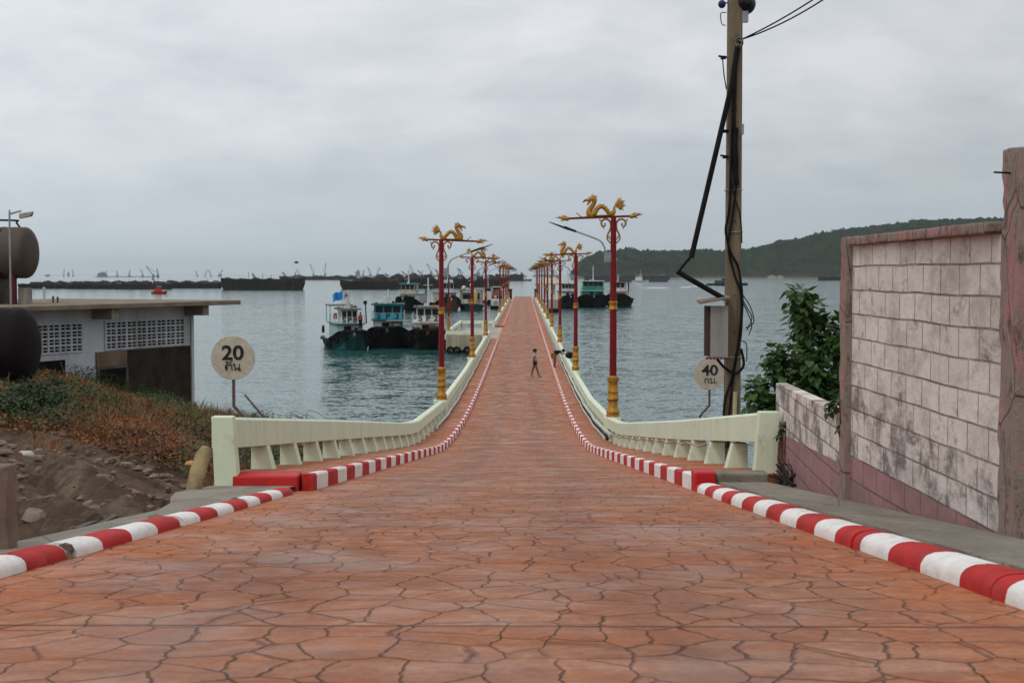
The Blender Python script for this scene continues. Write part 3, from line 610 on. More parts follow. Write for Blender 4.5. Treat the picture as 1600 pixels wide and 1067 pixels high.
# ------------------------------------------------------------ walls on the right
def m_blocks(name, zj, pink_z, slope=0.0):
    g = G(name); x, y, z = g.sep(); c = g.n('ShaderNodeCombineXYZ'); g.L(y, c.inputs[0])
    zz = g.math('SUBTRACT', z, zj); g.L(g.math('ADD', zz, g.math('MULTIPLY', g.math('SUBTRACT', g.noise(1.2, 2), .5), .03)), c.inputs[1])
    b = g.n('ShaderNodeTexBrick'); g.L(c.outputs[0], b.inputs['Vector']); b.offset = 0.5; b.inputs['Scale'].default_value = 1
    b.inputs['Brick Width'].default_value = .39; b.inputs['Row Height'].default_value = .195; b.inputs['Mortar Size'].default_value = .008; b.inputs['Mortar Smooth'].default_value = .3
    b.inputs['Color1'].default_value = (0, 0, 0, 1); b.inputs['Color2'].default_value = (1, 1, 1, 1); b.inputs['Mortar'].default_value = (.5, .5, .5, 1); b.inputs['Bias'].default_value = 0
    base = g.mix(b.outputs['Color'], (0.82, 0.74, 0.69), (0.70, 0.62, 0.575))
    n1 = g.noise(1, 8, .72, .4, g.map((1.6, 1.6, 2.6))); base = g.mix(g.ramp(n1, .48, .68, 0, .7), base, (0.33, 0.275, 0.245))
    n2 = g.noise(1, 8, .75, .3, g.map((2.8, 2.8, 4.2), (2, 4, 1))); 
    bz = g.ramp(g.math('ADD', z, g.math('MULTIPLY', g.math('ADD', y, -8.2), -0.16)), pink_z, pink_z + .75, .62, .42)
    pb = g.ramp(b.outputs['Color'], .3, .9, -.045, .04); stain = g.ramp(g.math('ADD', g.math('ADD', n2, pb), g.math('MULTIPLY', bz, .5)),   .77, .90, 0, .8); base = g.mix(stain, base, (0.085, 0.08, 0.075))
    base = g.mix(g.ramp(g.noise(1, 8, .78, .2, g.map((5, 5, 11))), .48, .66, 0, .42), base, (0.42, 0.355, 0.32)); base = g.mix(g.ramp(g.noise(1, 8, .75, 0, g.map((8, 8, 19), (1, 2, 3))), .55, .68, 0, .6), base, (0.76, 0.69, 0.65)); base = g.mix(g.ramp(g.noise(5, 8, .8, .2, g.map((1, 1, 1), (8, 8, 8))), .62, .68, 0, .7), base, (0.17, 0.14, 0.12))
    pinkc = g.mix(g.ramp(n1, .4, .7), (0.40, 0.215, 0.215), (0.26, 0.16, 0.155))
    row = g.math('LESS_THAN', g.math('ADD', z, g.math('MULTIPLY', g.noise(2.5, 4), .02)), g.math('ADD', g.math('MULTIPLY', y, slope), pink_z + .01)); base = g.mix(row, base, pinkc)
    col = g.mix(g.math('MULTIPLY', b.outputs['Fac'], g.ramp(g.noise(3, 5, .7), .3, .6, .35, .85)), base, (0.12, 0.095, 0.085))
    h = g.math('SUBTRACT', g.math('ADD', g.math('MULTIPLY', g.noise(14, 8, .75), 1.1), g.math('MULTIPLY', b.outputs['Color'], .25)), g.math('MULTIPLY', b.outputs['Fac'], 1.3))
    return g.done(col, .9, g.bump(h, .02, 1), spec=.2)
M_PINK = paint('flaking_pink_plaster', (0.36, 0.17, 0.165), (0.19, 0.115, 0.10), 3.5, .85, .015, streak=True)
def m_pillar():
    g = G('peeling_pink_concrete'); x, y, z = g.sep()
    n = g.noise(1, 8, .72, .5, g.map((6, 6, 1.6))); col = g.mix(g.ramp(n, .44, .50), (0.40, 0.20, 0.19), (0.27, 0.215, 0.18)); col = g.mix(g.ramp(g.noise(1, 9, .78, .3, g.map((11, 11, 4.5), (3, 1, 0))), .52, .60, 0, .85), col, (0.11, 0.07, 0.05))
    sp = g.noise(20, 6, .7); col = g.mix(g.ramp(sp, .6, .7, 0, .7), col, (0.42, 0.37, 0.33))
    cr = g.voro(1.3, 'DISTANCE_TO_EDGE', g.map((1.5, 1.5, .8), (1, 5, 2))); col = g.mix(g.ramp(cr, 0, .012, .9, 0), col, (0.02, 0.015, 0.012))
    return g.done(col, .92, g.bump(g.math('ADD', n, g.math('MULTIPLY', sp, .5)), .03, 1), spec=.2)
M_PILL = m_pillar()
t = empty('block_wall', (2.8, 8.2, rz(8.2)), 'tall pale pink painted concrete block wall with pink base and coping', 'wall')
m = MB(); m.add([(2.75, 8.12, 5.6), (2.71, 11.75, 5.2), (2.86, 11.75, 5.2), (2.90, 8.12, 5.6), (2.75, 8.12, 7.83), (2.71, 11.75, 7.83), (2.86, 11.75, 7.83), (2.90, 8.12, 7.83)], [(0, 3, 2, 1), (4, 5, 6, 7), (0, 1, 5, 4), (1, 2, 6, 5), (2, 3, 7, 6), (3, 0, 4, 7)])
part(m, 'masonry', m_blocks('painted_concrete_blocks', 6.10, 6.10), t)
def rough_box(name, mat, x0, x1, y0, y1, z0, z1, t, amp=.008, seg=.07):
    import bmesh
    bm = bmesh.new(); bmesh.ops.create_cube(bm, size=1)
    for v in bm.verts: v.co = Vector((lerp(x0, x1, v.co.x + .5), lerp(y0, y1, v.co.y + .5), lerp(z0, z1, v.co.z + .5)))
    bmesh.ops.bevel(bm, geom=list(bm.edges), offset=.012, segments=2, affect='EDGES', profile=.6)
    for ax, a, b in ((0, x0, x1), (1, y0, y1), (2, z0, z1)):
        n = int((b - a) / seg)
        for i in range(1, n):
            no = [0, 0, 0]; no[ax] = 1; co = [0, 0, 0]; co[ax] = a + (b - a) * i / n
            bmesh.ops.bisect_plane(bm, geom=bm.verts[:] + bm.edges[:] + bm.faces[:], plane_co=co, plane_no=no)
    for v in bm.verts: v.co += Vector((noise.noise(v.co * 9), noise.noise(v.co * 9 + Vector((9, 0, 0))), noise.noise(v.co * 9 + Vector((0, 9, 0))))) * amp
    me = bpy.data.meshes.new(name); bm.to_mesh(me); bm.free(); me.materials.append(mat)
    for p in me.polygons: p.use_smooth = True
    o = bpy.data.objects.new(name, me); COL.objects.link(o); o.parent = t
    if t: o.location = -Vector(t.location)
    return o
rough_box('coping', M_PILL, 2.655, 2.94, 8.22, 11.72, 7.832, 7.90, t)
rough_box('end_pillar', M_PILL, 2.655, 2.90, 11.752, 11.96, 5.1, 7.905, t, .014)
t = empty('gate_pillar', (2.9, 8.0, rz(8)), 'tall cracked pink and grey concrete pillar at the right edge', 'pillar')
rough_box('shaft', M_PILL, 2.715, 3.15, 7.84, 8.119, 5.6, 8.295, t, .016)
m = MB(); m.tube([(2.72, 7.98, 8.16), (2.62, 7.98, 8.165)], .006, 6); part(m, 'rebar', M_CABLE, t)
t = empty('low_block_wall', (2.9, 14.5, rz(14.5)), 'low sloping pale pink block wall beyond the tall wall beside the railing end', 'wall')
m = MB(); m.add([(2.715, 11.962, 5.2), (3.04, 17.1, 4.6), (3.17, 17.1, 4.6), (2.86, 11.962, 5.2), (2.715, 11.962, 6.40), (3.04, 17.1, 6.29), (3.17, 17.1, 6.29), (2.86, 11.962, 6.40)], [(0, 3, 2, 1), (4, 5, 6, 7), (0, 1, 5, 4), (1, 2, 6, 5), (2, 3, 7, 6), (3, 0, 4, 7)])
part(m, 'masonry', m_blocks('low_wall_blocks', 6.05, 6.62, -.053), t)

# ------------------------------------------------------------ round signs
M_SIGN = paint('faded_cream_sign_paint', (0.50, 0.46, 0.38), (0.36, 0.31, 0.24), 5, .6, .001)
M_INK = paint('black_sign_ink', (0.02, 0.02, 0.02), (0.05, 0.05, 0.045), 9, .7, .0)
def thai(strokes, name, parent, ox, oz, s, r=.0052):
    m = MB()
    for st in strokes: m.tube([(ox + a * s, -.022, oz + b * s) for a, b in spline(st, 4)], r, 6)
    m.build(name, M_INK, parent, True)
def circ(cx, cy, r_, a0=0, a1=360, n=8): return [(cx + r_ * cos(radians(lerp(a0, a1, i / n))), cy + r_ * sin(radians(lerp(a0, a1, i / n)))) for i in range(n + 1)]
def sign(loc, label, num, dia, ink, stem):
    t = empty('weight_limit_sign' if num == '20' else 'speed_limit_sign', loc, label, 'road sign', 'round cream limit signs at the ramp')
    m = MB(); m.lathe([(dia / 2 - .004, -.012), (dia / 2, -.008), (dia / 2, .008), (dia / 2 - .004, .012)], 48, (0, 0, 0), 'y'); m.build('disc', M_SIGN, t, True)
    m = MB(); m.tube(stem, .022, 8); m.build('stem', paint('brown_rusty_steel', (0.13, 0.085, 0.07), (0.07, 0.04, 0.03), 8, .7), t, True)
    text_mesh(num, .27 * dia / .6, 'numerals', M_INK, t, (0, -.016, .06 * dia / .6), (pi / 2, 0, 0), .004, .006, 1.12)
    for st, ox in ink: thai(st, 'lettering', t, ox, -.17 * dia / .6, dia / .6, .0062)
    m = MB(); 
    for a in (200, 232, 308, 340): m.ball((dia * .42 * cos(radians(a)), -.014, dia * .42 * sin(radians(a))), .006, 6)
    m.build('bolt', M_INK, t)
TO = [[(-.03, .035), (-.038, .05), (-.028, .058), (-.02, .048), (-.03, .035)], [(-.038, .0), (-.045, .05), (-.03, .085), (0, .07), (.03, .085), (.042, .05), (.042, .0)], [(-.038, .0), (-.02, .035)]]
MAI = [[(-.028, .125), (-.034, .112), (-.02, .105), (-.014, .118), (-.028, .125)], [(-.014, .112), (.0, .10), (.035, .125), (.05, .14)]]
NO = [[(-.045, .085), (-.03, .09), (-.028, .074), (-.045, .072), (-.045, .085)], [(-.028, .08), (-.025, .0)], [(-.025, .0), (-.0, .03), (.035, .03)], [(.035, .09), (.035, .0)], [(.035, .03), (.05, .01), (.035, .0), (.02, .012), (.035, .03)]]
KO = [[(-.035, 0), (-.035, .05), (-.045, .058), (-.02, .085), (.015, .08), (.03, .055), (.03, 0)]]
MO = [[(-.045, .085), (-.03, .09), (-.028, .074), (-.045, .072), (-.045, .085)], [(-.028, .08), (-.028, .02)], [(-.028, .02), (-.04, .012), (-.034, 0), (-.022, .008), (-.028, .02)], [(-.022, .01), (.035, .015)], [(.035, .09), (.035, 0)]]
DOT = [circ(0, .005, .005)]
p = at(364, 559, 19.3)
sign(p, 'round cream sign reading 20 in black behind the left railing', '20', .60, [(TO + MAI, -.055), (NO, .055)], [(0, .03, .1), (0, .03, -.30), (0, .03, -.66), (.14, .03, -.82), (.16, .03, -1.5), (.16, .03, -2.4)])
p = at(1109, 584, 26.0)
sign(p, 'round cream sign reading 40 in black beside the concrete utility pole', '40', .59, [(KO, -.055), (MO, .05), (DOT, .115)], [(0, .03, .1), (0, .03, -.30), (0, .03, -.58), (-.17, .03, -.78), (-.18, .03, -1.6), (-.18, .03, -3.2)])

# ------------------------------------------------------------ concrete utility pole with box, conduit, cables
def m_upole():
    g = G('weathered_utility_pole_concrete'); n = g.noise(1, 8, .7, .3, g.map((4, 4, .35))); col = g.mix(g.ramp(n, .4, .65), (0.20, 0.155, 0.10), (0.10, 0.08, 0.058))
    col = g.mix(g.ramp(g.noise(1, 7, .7, .3, g.map((8, 8, .8), (4, 0, 0))), .6, .68, 0, .8), col, (0.06, 0.045, 0.035))
    return g.done(col, .85, g.bump(g.noise(18, 6, .7), .006, 1), spec=.2)
px_, py_ = at(1145.5, 400, 24).x, 24.0
t = empty('utility_pole', (px_, py_, gz(px_, py_)), 'tall square concrete utility pole with brown streaks, cables strapped along it', 'utility pole')
m = MB(); m.hexa([(px_ - .14, py_ - .12, -.2), (px_ + .14, py_ - .12, -.2), (px_ + .14, py_ + .12, -.2), (px_ - .14, py_ + .12, -.2)], [(px_ - .115, py_ - .1, 13.6), (px_ + .115, py_ - .1, 13.6), (px_ + .115, py_ + .1, 13.6), (px_ - .115, py_ + .1, 13.6)])
bevel(part(m, 'shaft', m_upole(), t), .025)
m = MB()
for zz in (9.0, 8.3, 6.2, 5.1): m.tube([(px_ - .14, py_ - .13, zz), (px_ + .14, py_ - .13, zz), (px_ + .14, py_ + .13, zz), (px_ - .14, py_ + .13, zz), (px_ - .14, py_ - .13, zz)], .008, 5)
part(m, 'band', M_STEEL, t)
for i in range(9):
    zz = 6.0 + i * .62; m = MB(); m.lathe([(.012, 0), (.012, .02)], 8, (px_ + .01, py_ - .15, zz), 'y'); part(m, 'bolt', M_CABLE, t)
def cab(pts, r, name, label=None, mat=None, k=6, wob=0):
    P = spline(pts, k); P = [(a + wob * sin(i * 1.7), b, c + wob * cos(i * 2.3)) for i, (a, b, c) in enumerate(P)]
    m = MB(); m.tube(P, r, 7); return m
q = lambda a, b, c=23.84: tuple(at(a, b, c))
for i, pts in enumerate(([(1158, 60), (1150, 100), (1144, 200), (1140, 320), (1134, 360), (1142, 395), (1154, 420), (1160, 470), (1156, 520), (1145, 585), (1134, 620), (1131, 650), (1131, 700)],
                         [(1152, 70), (1148, 180), (1152, 260), (1146, 330), (1138, 385), (1148, 430), (1158, 462), (1158, 520), (1150, 560), (1140, 640), (1137, 700)],
                         [(1147, 200), (1141, 260), (1146, 300), (1157, 340), (1159, 380)], [(1120, 560), (1133, 575), (1150, 583), (1162, 570), (1158, 545)],
                         [(1129, 90), (1131, 115), (1135, 140)], [(1135, 20), (1126, 22), (1128, 38), (1134, 40)], [(1150, 200), (1148, 240), (1151, 290)])):
    part(cab([q(a, b) for a, b in pts], (.022, .02, .012, .024, .01, .008, .045)[i], 'cable'), 'cable', M_CABLE, t, True)
for i in range(4):
    a = 1158 + U(-2, 4); b = 455 + U(-10, 20); pts = [(a, b), (a + U(5, 14), b + U(10, 25)), (a + U(8, 20), b + U(25, 45)), (a + U(3, 12), b + U(45, 60))] if i < 3 else [(1157, 525 + U(0, 8)), (1166, 535 + U(0, 10)), (1167, 552), (1163 + U(0, 5), 562 + U(-4, 6))]
    part(cab([q(x_, y_) for x_, y_ in pts], .009, 'loop'), 'cable_loop', M_CABLE, t, True)
for (a, b) in ((1131, 90), (1134, 205), (1134, 245)):
    m = MB(); c = q(a, b, 23.9); m.box(c[0] - .05, c[0] + .03, 23.86, 23.94, c[2] - .03, c[2] + .02); m.tube([(c[0] - .09, 23.9, c[2] + .02), (c[0] + .05, 23.9, c[2])], .018, 6); part(m, 'cable_clamp', M_CABLE, t)
m = MB(); c = q(1158, 203, 23.95); m.box(c[0] - .04, c[0] + .04, 23.9, 24.02, c[2] - .08, c[2] + .09); part(m, 'junction_box', M_STEEL, t)
m = MB(); c = q(1151, 64, 23.83); 
for i in range(5): torus(m, (c[0] + U(-.03, .05), c[1] - .02, c[2] + U(-.08, .08)), .055, .012, 'y', 10, 5)
part(m, 'cable_coil', paint('grey_cable', (0.22, 0.18, 0.16), None, 5), t, True)
t = empty('switch_box', q(1120, 470, 23.7), 'grey metal switch box with rusty sloping cap fixed to the utility pole', 'electrical box')
P0, P1 = Vector(q(1109, 560, 23.7)), Vector(q(1137, 478, 23.7)); m = MB(); m.box(P0.x, P1.x, 23.62, 23.86, P0.z, P1.z); bevel(part(m, 'cabinet', paint('grey_cabinet_paint', (0.27, 0.27, 0.255), (0.16, 0.14, 0.12), 3, .6, .003, streak=True), t), .008)
m = MB(); a = q(1101, 556, 23.75); b = q(1108, 478, 23.75); m.box(a[0], P0.x - .003, 23.66, 23.86, a[2], b[2]); part(m, 'side_panel', paint('rust_streaked_dark_metal', (0.05, 0.042, 0.038), (0.09, 0.045, 0.03), 4, .8), t)
m = MB(); a = q(1091, 472, 23.7); b = q(1139, 464, 23.7); m.hexa([(a[0], 23.5, a[2] - .03), (b[0], 23.5, b[2] - .03), (b[0], 23.9, b[2] + .0), (a[0], 23.9, a[2] + .0)], [(a[0], 23.5, a[2]), (b[0], 23.5, b[2]), (b[0], 23.9, b[2] + .03), (a[0], 23.9, a[2] + .03)]); part(m, 'cap', paint('rusty_cap', (0.24, 0.19, 0.165), (0.13, 0.08, 0.06), 5, .8), t)
m = MB(); a = q(1105, 552, 23.61); b = q(1138, 552, 23.61)
for i in range(7): m.ball((lerp(a[0], b[0], i / 6), 23.6, P0.z + .01), (.03, .03, .022), 6)
part(m, 'rusty_edge', paint('dark_rust', (0.14, 0.05, 0.03), None, 6, .9), t)
t = empty('conduit', q(1152, 85, 23.8), 'thick black conduit slanting down from the utility pole and bending back to its box', 'conduit')
m = MB(); m.tube([q(1153, 72), q(1144, 130), q(1080, 403, 23.6)], .045, 10); part(m, 'upper_tube', M_CABLE, t, True)
m = MB(); m.tube([q(1080, 401, 23.6), q(1070, 412, 23.6), q(1060, 425, 23.6)], .022, 8); part(m, 'flexible_joint', M_CABLE, t, True)
m = MB(); m.tube([q(1058, 424, 23.6), q(1076, 435, 23.6), q(1132, 467, 23.75)], .045, 10); part(m, 'lower_tube', M_CABLE, t, True)
t = empty('horn_loudspeaker', q(1163, 10, 23.85), 'dark horn loudspeaker on the right of the utility pole top', 'loudspeaker')
c = q(1162, 8, 23.9); m = MB(); m.lathe([(.06, -.22), (.11, -.12), (.16, .02), (.19, .12), (.15, .12), (.0, .02)], 18, (c[0] + .04, 23.95, c[2] + .05), 'y'); part(m, 'horn', M_DARK, t, True)
m = MB(); m.box(c[0] - .02, c[0] + .08, 23.9, 24.0, c[2] - .28, c[2] - .1); part(m, 'bracket', M_STEEL, t)
t = empty('insulator', q(1128, 7, 23.9), 'small blue black insulator left of the utility pole top', 'insulator')
c = q(1128, 7, 23.9); m = MB(); m.ball(c, (.065, .065, .07), 14); part(m, 'bulb', paint('dark_blue_glaze', (0.02, 0.03, 0.09), None, 5, .25), t, True); m = MB(); m.tube([(c[0], c[1], c[2]), (px_ - .1, 24, c[2] + .05)], .015, 6); part(m, 'pin', M_STEEL, t)
for i, (b, s) in enumerate((((1252, -4), .012), ((1262, -14), .012))):
    a = Vector(q(1159, 62, 23.9)); e = Vector(q(*b[0:2], 22.5)) if False else Vector(q(b[0], b[1], 22.5)); e = a + (e - a) * 3.0; m = MB(); P = []
    for k in range(25): f = k / 24; v = a.lerp(e, f); v.z -= (.35 + .3 * i) * 4 * f * (1 - f) * .5; P.append(v)
    m.tube(P, s, 6); tag(m.build('overhead_wire', M_CABLE, None, True), ('upper overhead wire running from the utility pole to the top right', 'lower overhead wire sagging from the utility pole to the top right')[i], 'wire', 'overhead wires')
m = MB(); c = q(1146, 660, 23.8); m.tube([(c[0], 23.8, c[2] - .4), q(1149, 612, 23.8)], .035, 8); tag(m.build('conduit_stub', paint('yellowed_plastic', (0.45, 0.42, 0.22), None, 5), None, True), 'short yellowed plastic pipe standing at the foot of the utility pole', 'pipe')

# ------------------------------------------------------------ boathouse on the left, tanks, lamp
M_WALLB = paint('bluish_white_plaster', (0.50, 0.53, 0.57), (0.30, 0.31, 0.32), 1.0, .85, .004, streak=True)
M_DKBRICK = paint('mouldy_dark_brick', (0.045, 0.035, 0.028), (0.02, 0.016, 0.013), 2.2, .95, .03)
M_VOID = paint('painted_interior_shade', (0.012, 0.011, 0.01), None, 2, 1)  # near-black sheets whose colour stands for the shade inside doorways and vents
th = atan2(.907, .42)
bt = empty('boathouse', (-10.65, 45.85, 2.4), 'flat roofed bluish white block building with vent blocks on the left shore', 'building', None, th)
def bp(mb, name, mat, parent=None): o = mb.build(name, mat, parent or bt); return o
ZB = 2.4
m = MB(); m.box(-13, -.0, 0, .2, 0, 4.2); m.box(-.2, 0, .201, 6, 0, 4.2); m.box(-13, -.2, 5.8, 6, 0, 4.2); bp(m, 'wall', M_WALLB)
m = MB(); m.box(-13, 1.17, -1.0, 6.6, 4.2, 4.34); rf = bp(m, 'roof', paint('brown_stained_roof_slab', (0.23, 0.185, 0.13), (0.12, 0.095, 0.07), 1.2, .9, .01)); bevel(rf, .02)
for x in (-.35, -4.6, -9): m = MB(); m.box(x - .15, x + .15, -.75, -.002, 3.88, 4.198); bp(m, 'roof_beam', M_CONC)
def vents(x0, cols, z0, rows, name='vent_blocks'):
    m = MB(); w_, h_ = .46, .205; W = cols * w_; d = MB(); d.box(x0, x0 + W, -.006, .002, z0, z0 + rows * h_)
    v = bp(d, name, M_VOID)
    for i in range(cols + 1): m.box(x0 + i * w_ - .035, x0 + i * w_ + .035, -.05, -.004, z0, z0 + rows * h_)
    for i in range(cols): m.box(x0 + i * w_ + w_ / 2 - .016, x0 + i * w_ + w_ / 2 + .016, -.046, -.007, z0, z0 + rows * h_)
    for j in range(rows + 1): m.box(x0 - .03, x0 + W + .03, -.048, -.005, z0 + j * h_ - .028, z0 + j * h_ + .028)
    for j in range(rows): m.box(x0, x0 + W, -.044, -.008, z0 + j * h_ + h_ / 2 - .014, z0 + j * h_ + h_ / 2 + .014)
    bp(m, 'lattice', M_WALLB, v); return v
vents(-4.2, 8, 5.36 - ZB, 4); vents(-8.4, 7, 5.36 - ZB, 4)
m = MB(); m.box(-3.25, -.22, -.06, -.003, 0, 5.30 - ZB); bp(m, 'brick_panel', M_DKBRICK)
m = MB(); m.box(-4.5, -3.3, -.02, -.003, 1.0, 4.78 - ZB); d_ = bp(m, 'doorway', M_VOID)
m = MB(); m.box(-4.6, -4.5, -.06, -.001, .9, 4.85 - ZB); m.box(-3.35, -3.26, -.07, -.001, .9, 4.85 - ZB); m.box(-4.6, -3.26, -.065, -.001, 4.78 - ZB, 4.86 - ZB); bp(m, 'frame', M_CONCD, d_)
m = MB(); m.box(-4.62, -3.28, -.05, -.002, 4.865 - ZB, 5.30 - ZB); bp(m, 'board', paint('brown_plywood', (0.20, 0.135, 0.09), (0.11, 0.07, 0.05), 1.5, .9))
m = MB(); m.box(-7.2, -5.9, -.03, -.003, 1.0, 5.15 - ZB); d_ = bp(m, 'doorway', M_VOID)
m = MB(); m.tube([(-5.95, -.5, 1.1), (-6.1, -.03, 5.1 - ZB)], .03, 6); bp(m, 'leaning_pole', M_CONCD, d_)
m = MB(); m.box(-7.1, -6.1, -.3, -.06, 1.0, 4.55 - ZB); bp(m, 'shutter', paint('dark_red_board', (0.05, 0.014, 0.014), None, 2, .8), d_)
m = MB(); m.tube([(-.28, -.09, 0), (-.28, -.09, 4.2)], .03, 6); bp(m, 'drain_pipe', M_CONC)
# vent stubs on the roof
for i, (a, b, h, r_) in enumerate(((69, 466, .42, .035), (83, 466, .16, .03), (90, 466, .14, .03))):
    c = at(a, b, 42.5); m = MB(); m.tube([(c.x, c.y, 6.74), (c.x, c.y, 6.74 + h)], r_, 8); m.ball((c.x, c.y, 6.74 + h), r_ * 1.3, 8)
    tag(m.build('vent_pipe', (M_WHITE, M_CONCD, M_CONCD)[i], None, True), ('tall white vent pipe on the flat roof', 'short dark vent stub beside the white vent pipe on the roof', 'short dark vent stub farthest right on the roof')[i], 'pipe')
M_TANK = paint('rusty_brown_tank_steel', (0.088, 0.068, 0.056), (0.05, 0.038, 0.032), 1.4, .7, .004)
M_TANK2 = paint('near_black_tank_steel', (0.014, 0.011, 0.011), (0.008, 0.007, 0.007), 1.4, .7, .004)
def tank(d, px, pz, r_, label, mat, L=4.0, base=None):
    c = at(px, pz, d); t = empty('storage_tank', (c.x - L / 2, d, c.z - r_), label, 'tank'); x1 = c.x - r_ * .42
    prof = [(r_ * cos(a), x1 + r_ * .42 * sin(a)) for a in [radians(k * 11.25) for k in range(0, 9)]]
    m = MB(); m.lathe([(r_ * .3, c.x - L), (r_ * .9, c.x - L + .15), (r_, c.x - L + .4)] + prof[:-1] + [(.01, c.x)], 40, (0, d, c.z), 'x'); part(m, 'shell', mat, t, True)
    for k in (.9, 2.1, 3.3):
        m = MB(); m.lathe([(r_ + .001, c.x - k), (r_ + .008, c.x - k + .01), (r_ + .008, c.x - k + .03), (r_ + .001, c.x - k + .04)], 40, (0, d, c.z), 'x'); part(m, 'weld_seam', M_TANK2 if mat is M_TANK else M_TANK, t, True)
    for k in (1.1, 2.8):
        m = MB(); m.prism([(c.x - k - .12, -1), (c.x - k + .12, -1), (c.x - k + .12, 0), (c.x - k - .12, 0)], d - r_ * .7, d + r_ * .7); m2 = MB()
        g0 = base + .001 if base else gz(c.x - k, d) - .4; m2.box(c.x - k - .12, c.x - k + .12, d - r_ * .7, d + r_ * .7, g0, c.z - r_ * .72); part(m2, 'saddle', M_CONCD, t)
    return t, c
tt, c = tank(40.5, 57, 395, .73, 'brown horizontal steel tank raised above the roof at the left edge', M_TANK, base=6.74)
m = MB(); m.tube(spline([(c.x - 3, 40.5, c.z + .92), (c.x - .70, 40.5, c.z + .92), (c.x - .56, 40.5, c.z + .85), (c.x - .37, 40.5, c.z + .58)], 5), .028, 8); part(m, 'pipe', M_TANK2, tt, True)
a = at(15, 418, 40.2); b = at(25, 470, 40.2); m = MB(); m.box(a.x, b.x, 40.1, 40.3, 6.741, c.z - .3); part(m, 'post', paint('brick_red_post', (0.10, 0.02, 0.02), None, 3, .8), tt)
a = at(30, 450, 40.4); b = at(43, 470, 40.4); m = MB(); m.box(a.x, b.x, 40.3, 40.8, 6.741, a.z); part(m, 'footing', M_CONC, tt)
tank(30, 58, 541, .81, 'near black horizontal steel tank on the bank in front of the building', M_TANK2)
t = empty('street_lamp', tuple(at(17, 590, 34)), 'thin grey street lamp with hooded head beside the raised tank', 'street lamp'); c = at(17, 470, 34)
m = MB(); top = at(17, 338, 34); m.tube(spline([(c.x, 34, gz(c.x, 34) - .2), (c.x, 34, 7), (c.x, 34, top.z - .02), (c.x + .04, 34, top.z + .06), (c.x + .28, 34, top.z + .13)], 5), .024, 8); part(m, 'pole', M_STEEL, t, True)
m = MB(); a = at(31, 336, 34); b = at(52, 334, 34); m.hexa([(a.x, 33.93, a.z - .09), (b.x - .05, 33.9, b.z - .06), (b.x - .05, 34.1, b.z - .06), (a.x, 34.07, a.z - .09)], [(a.x, 33.95, a.z + .03), (b.x, 33.95, b.z + .05), (b.x, 34.05, b.z + .05), (a.x, 34.05, a.z + .03)]); bevel(part(m, 'lamp_head', paint('yellowed_lamp_cover', (0.30, 0.27, 0.19), (0.14, 0.12, 0.09), 6, .6), t), .01)
# near-left post and leaning log
rb = empty('stone_post', (-2.8, 7.5, rz(7.5)), 'brown weathered concrete post at the left edge beside the kerb', 'post')
rough_box('shaft', paint('brown_pitted_concrete', (0.20, 0.14, 0.105), (0.10, 0.075, 0.06), 4, .9, .01), -3.0, -2.725, 7.44, 7.60, rz(7.5) - .3, at(10, 729, 7.45).z, rb, .012)
m = MB(); A = [at(300, 782, 14.6), at(306, 750, 14.7), at(316, 715, 14.9), at(324, 701, 15.0)]; m.tube(spline([tuple(a) for a in A], 4), [.07, .075, .08, .082, .08, .085, .085, .08, .085, .08, .07, .065, .03], 10)
tag(m.build('driftwood_log', paint('yellowish_bark', (0.34, 0.26, 0.13), (0.16, 0.12, 0.07), 6, .9, .03), None, True), 'yellowish log leaning on the end post of the left railing', 'log')

# ------------------------------------------------------------ vegetation
def leafmat(name, c1, c2, sc_=2.0, tr=.25):
    g = G(name); n = g.noise(sc_, 4, .6); col = g.mix(g.ramp(n, .35, .65), c1, c2); 
    g.done(col, .5, None, spec=.35); t = g.n('ShaderNodeBsdfTranslucent'); g.L(col, t.inputs[0]); mx = g.n('ShaderNodeMixShader'); mx.inputs[0].default_value = tr
    g.L(g.b.outputs[0], mx.inputs[1]); g.L(t.outputs[0], mx.inputs[2]); g.L(mx.outputs[0], g.nt.nodes['Material Output'].inputs[0]); return g.m
M_LEAF = leafmat('dark_green_heart_leaf', (0.028, 0.072, 0.018), (0.068, 0.135, 0.030), 5)
M_GRASS = leafmat('bank_grass', (0.05, 0.075, 0.02), (0.085, 0.105, 0.03), 1.2)
M_DRY = leafmat('dry_rust_brown_weeds', (0.30, 0.115, 0.03), (0.16, 0.07, 0.03), 1.4)
M_STEM = paint('brown_stem', (0.10, 0.075, 0.05), None, 8, .9)
def blades(name, mat, n, fn, hmin, hmax, w_=.012, label=None, spread=1.1):
    m = MB(); k = 0; tries = 0
    while k < n and tries < n * 30:
        tries += 1; p = fn()
        if p is None: continue
        x, y, hs = p; z0 = gz(x, y) - .03; h = U(hmin, hmax) * hs; a = U(0, 2 * pi); b = U(0, spread) * h; wx, wy = cos(a + 1.57) * w_ * U(.6, 1.4), sin(a + 1.57) * w_
        P = [(x, y, z0), (x + cos(a) * b * .25, y + sin(a) * b * .25, z0 + h * .5), (x + cos(a) * b, y + sin(a) * b, z0 + h * U(.8, 1))]
        m.add([(P[0][0] - wx, P[0][1] - wy, P[0][2]), (P[0][0] + wx, P[0][1] + wy, P[0][2]), (P[1][0] - wx, P[1][1] - wy, P[1][2]), (P[1][0] + wx, P[1][1] + wy, P[1][2]), P[2]], [(0, 1, 3, 2), (2, 3, 4)]); k += 1
    o = m.build(name, mat, fix=False); return tag(o, label, 'grass', None, 'stuff')
def gmask(x, y, o, lo): return noise.noise(Vector((x * .5 + o, y * .28, o))) > lo
def greenp():
    y = U(19, 44); x = U(-16, -4.2 if y > 30 else -6.5)
    up = (-x - 4) * .09 + (y - 22) * .04
    if not gmask(x, y, 3, .10 - up * .42): return None
    return x + U(-.1, .1), y, U(.7, 1.2)
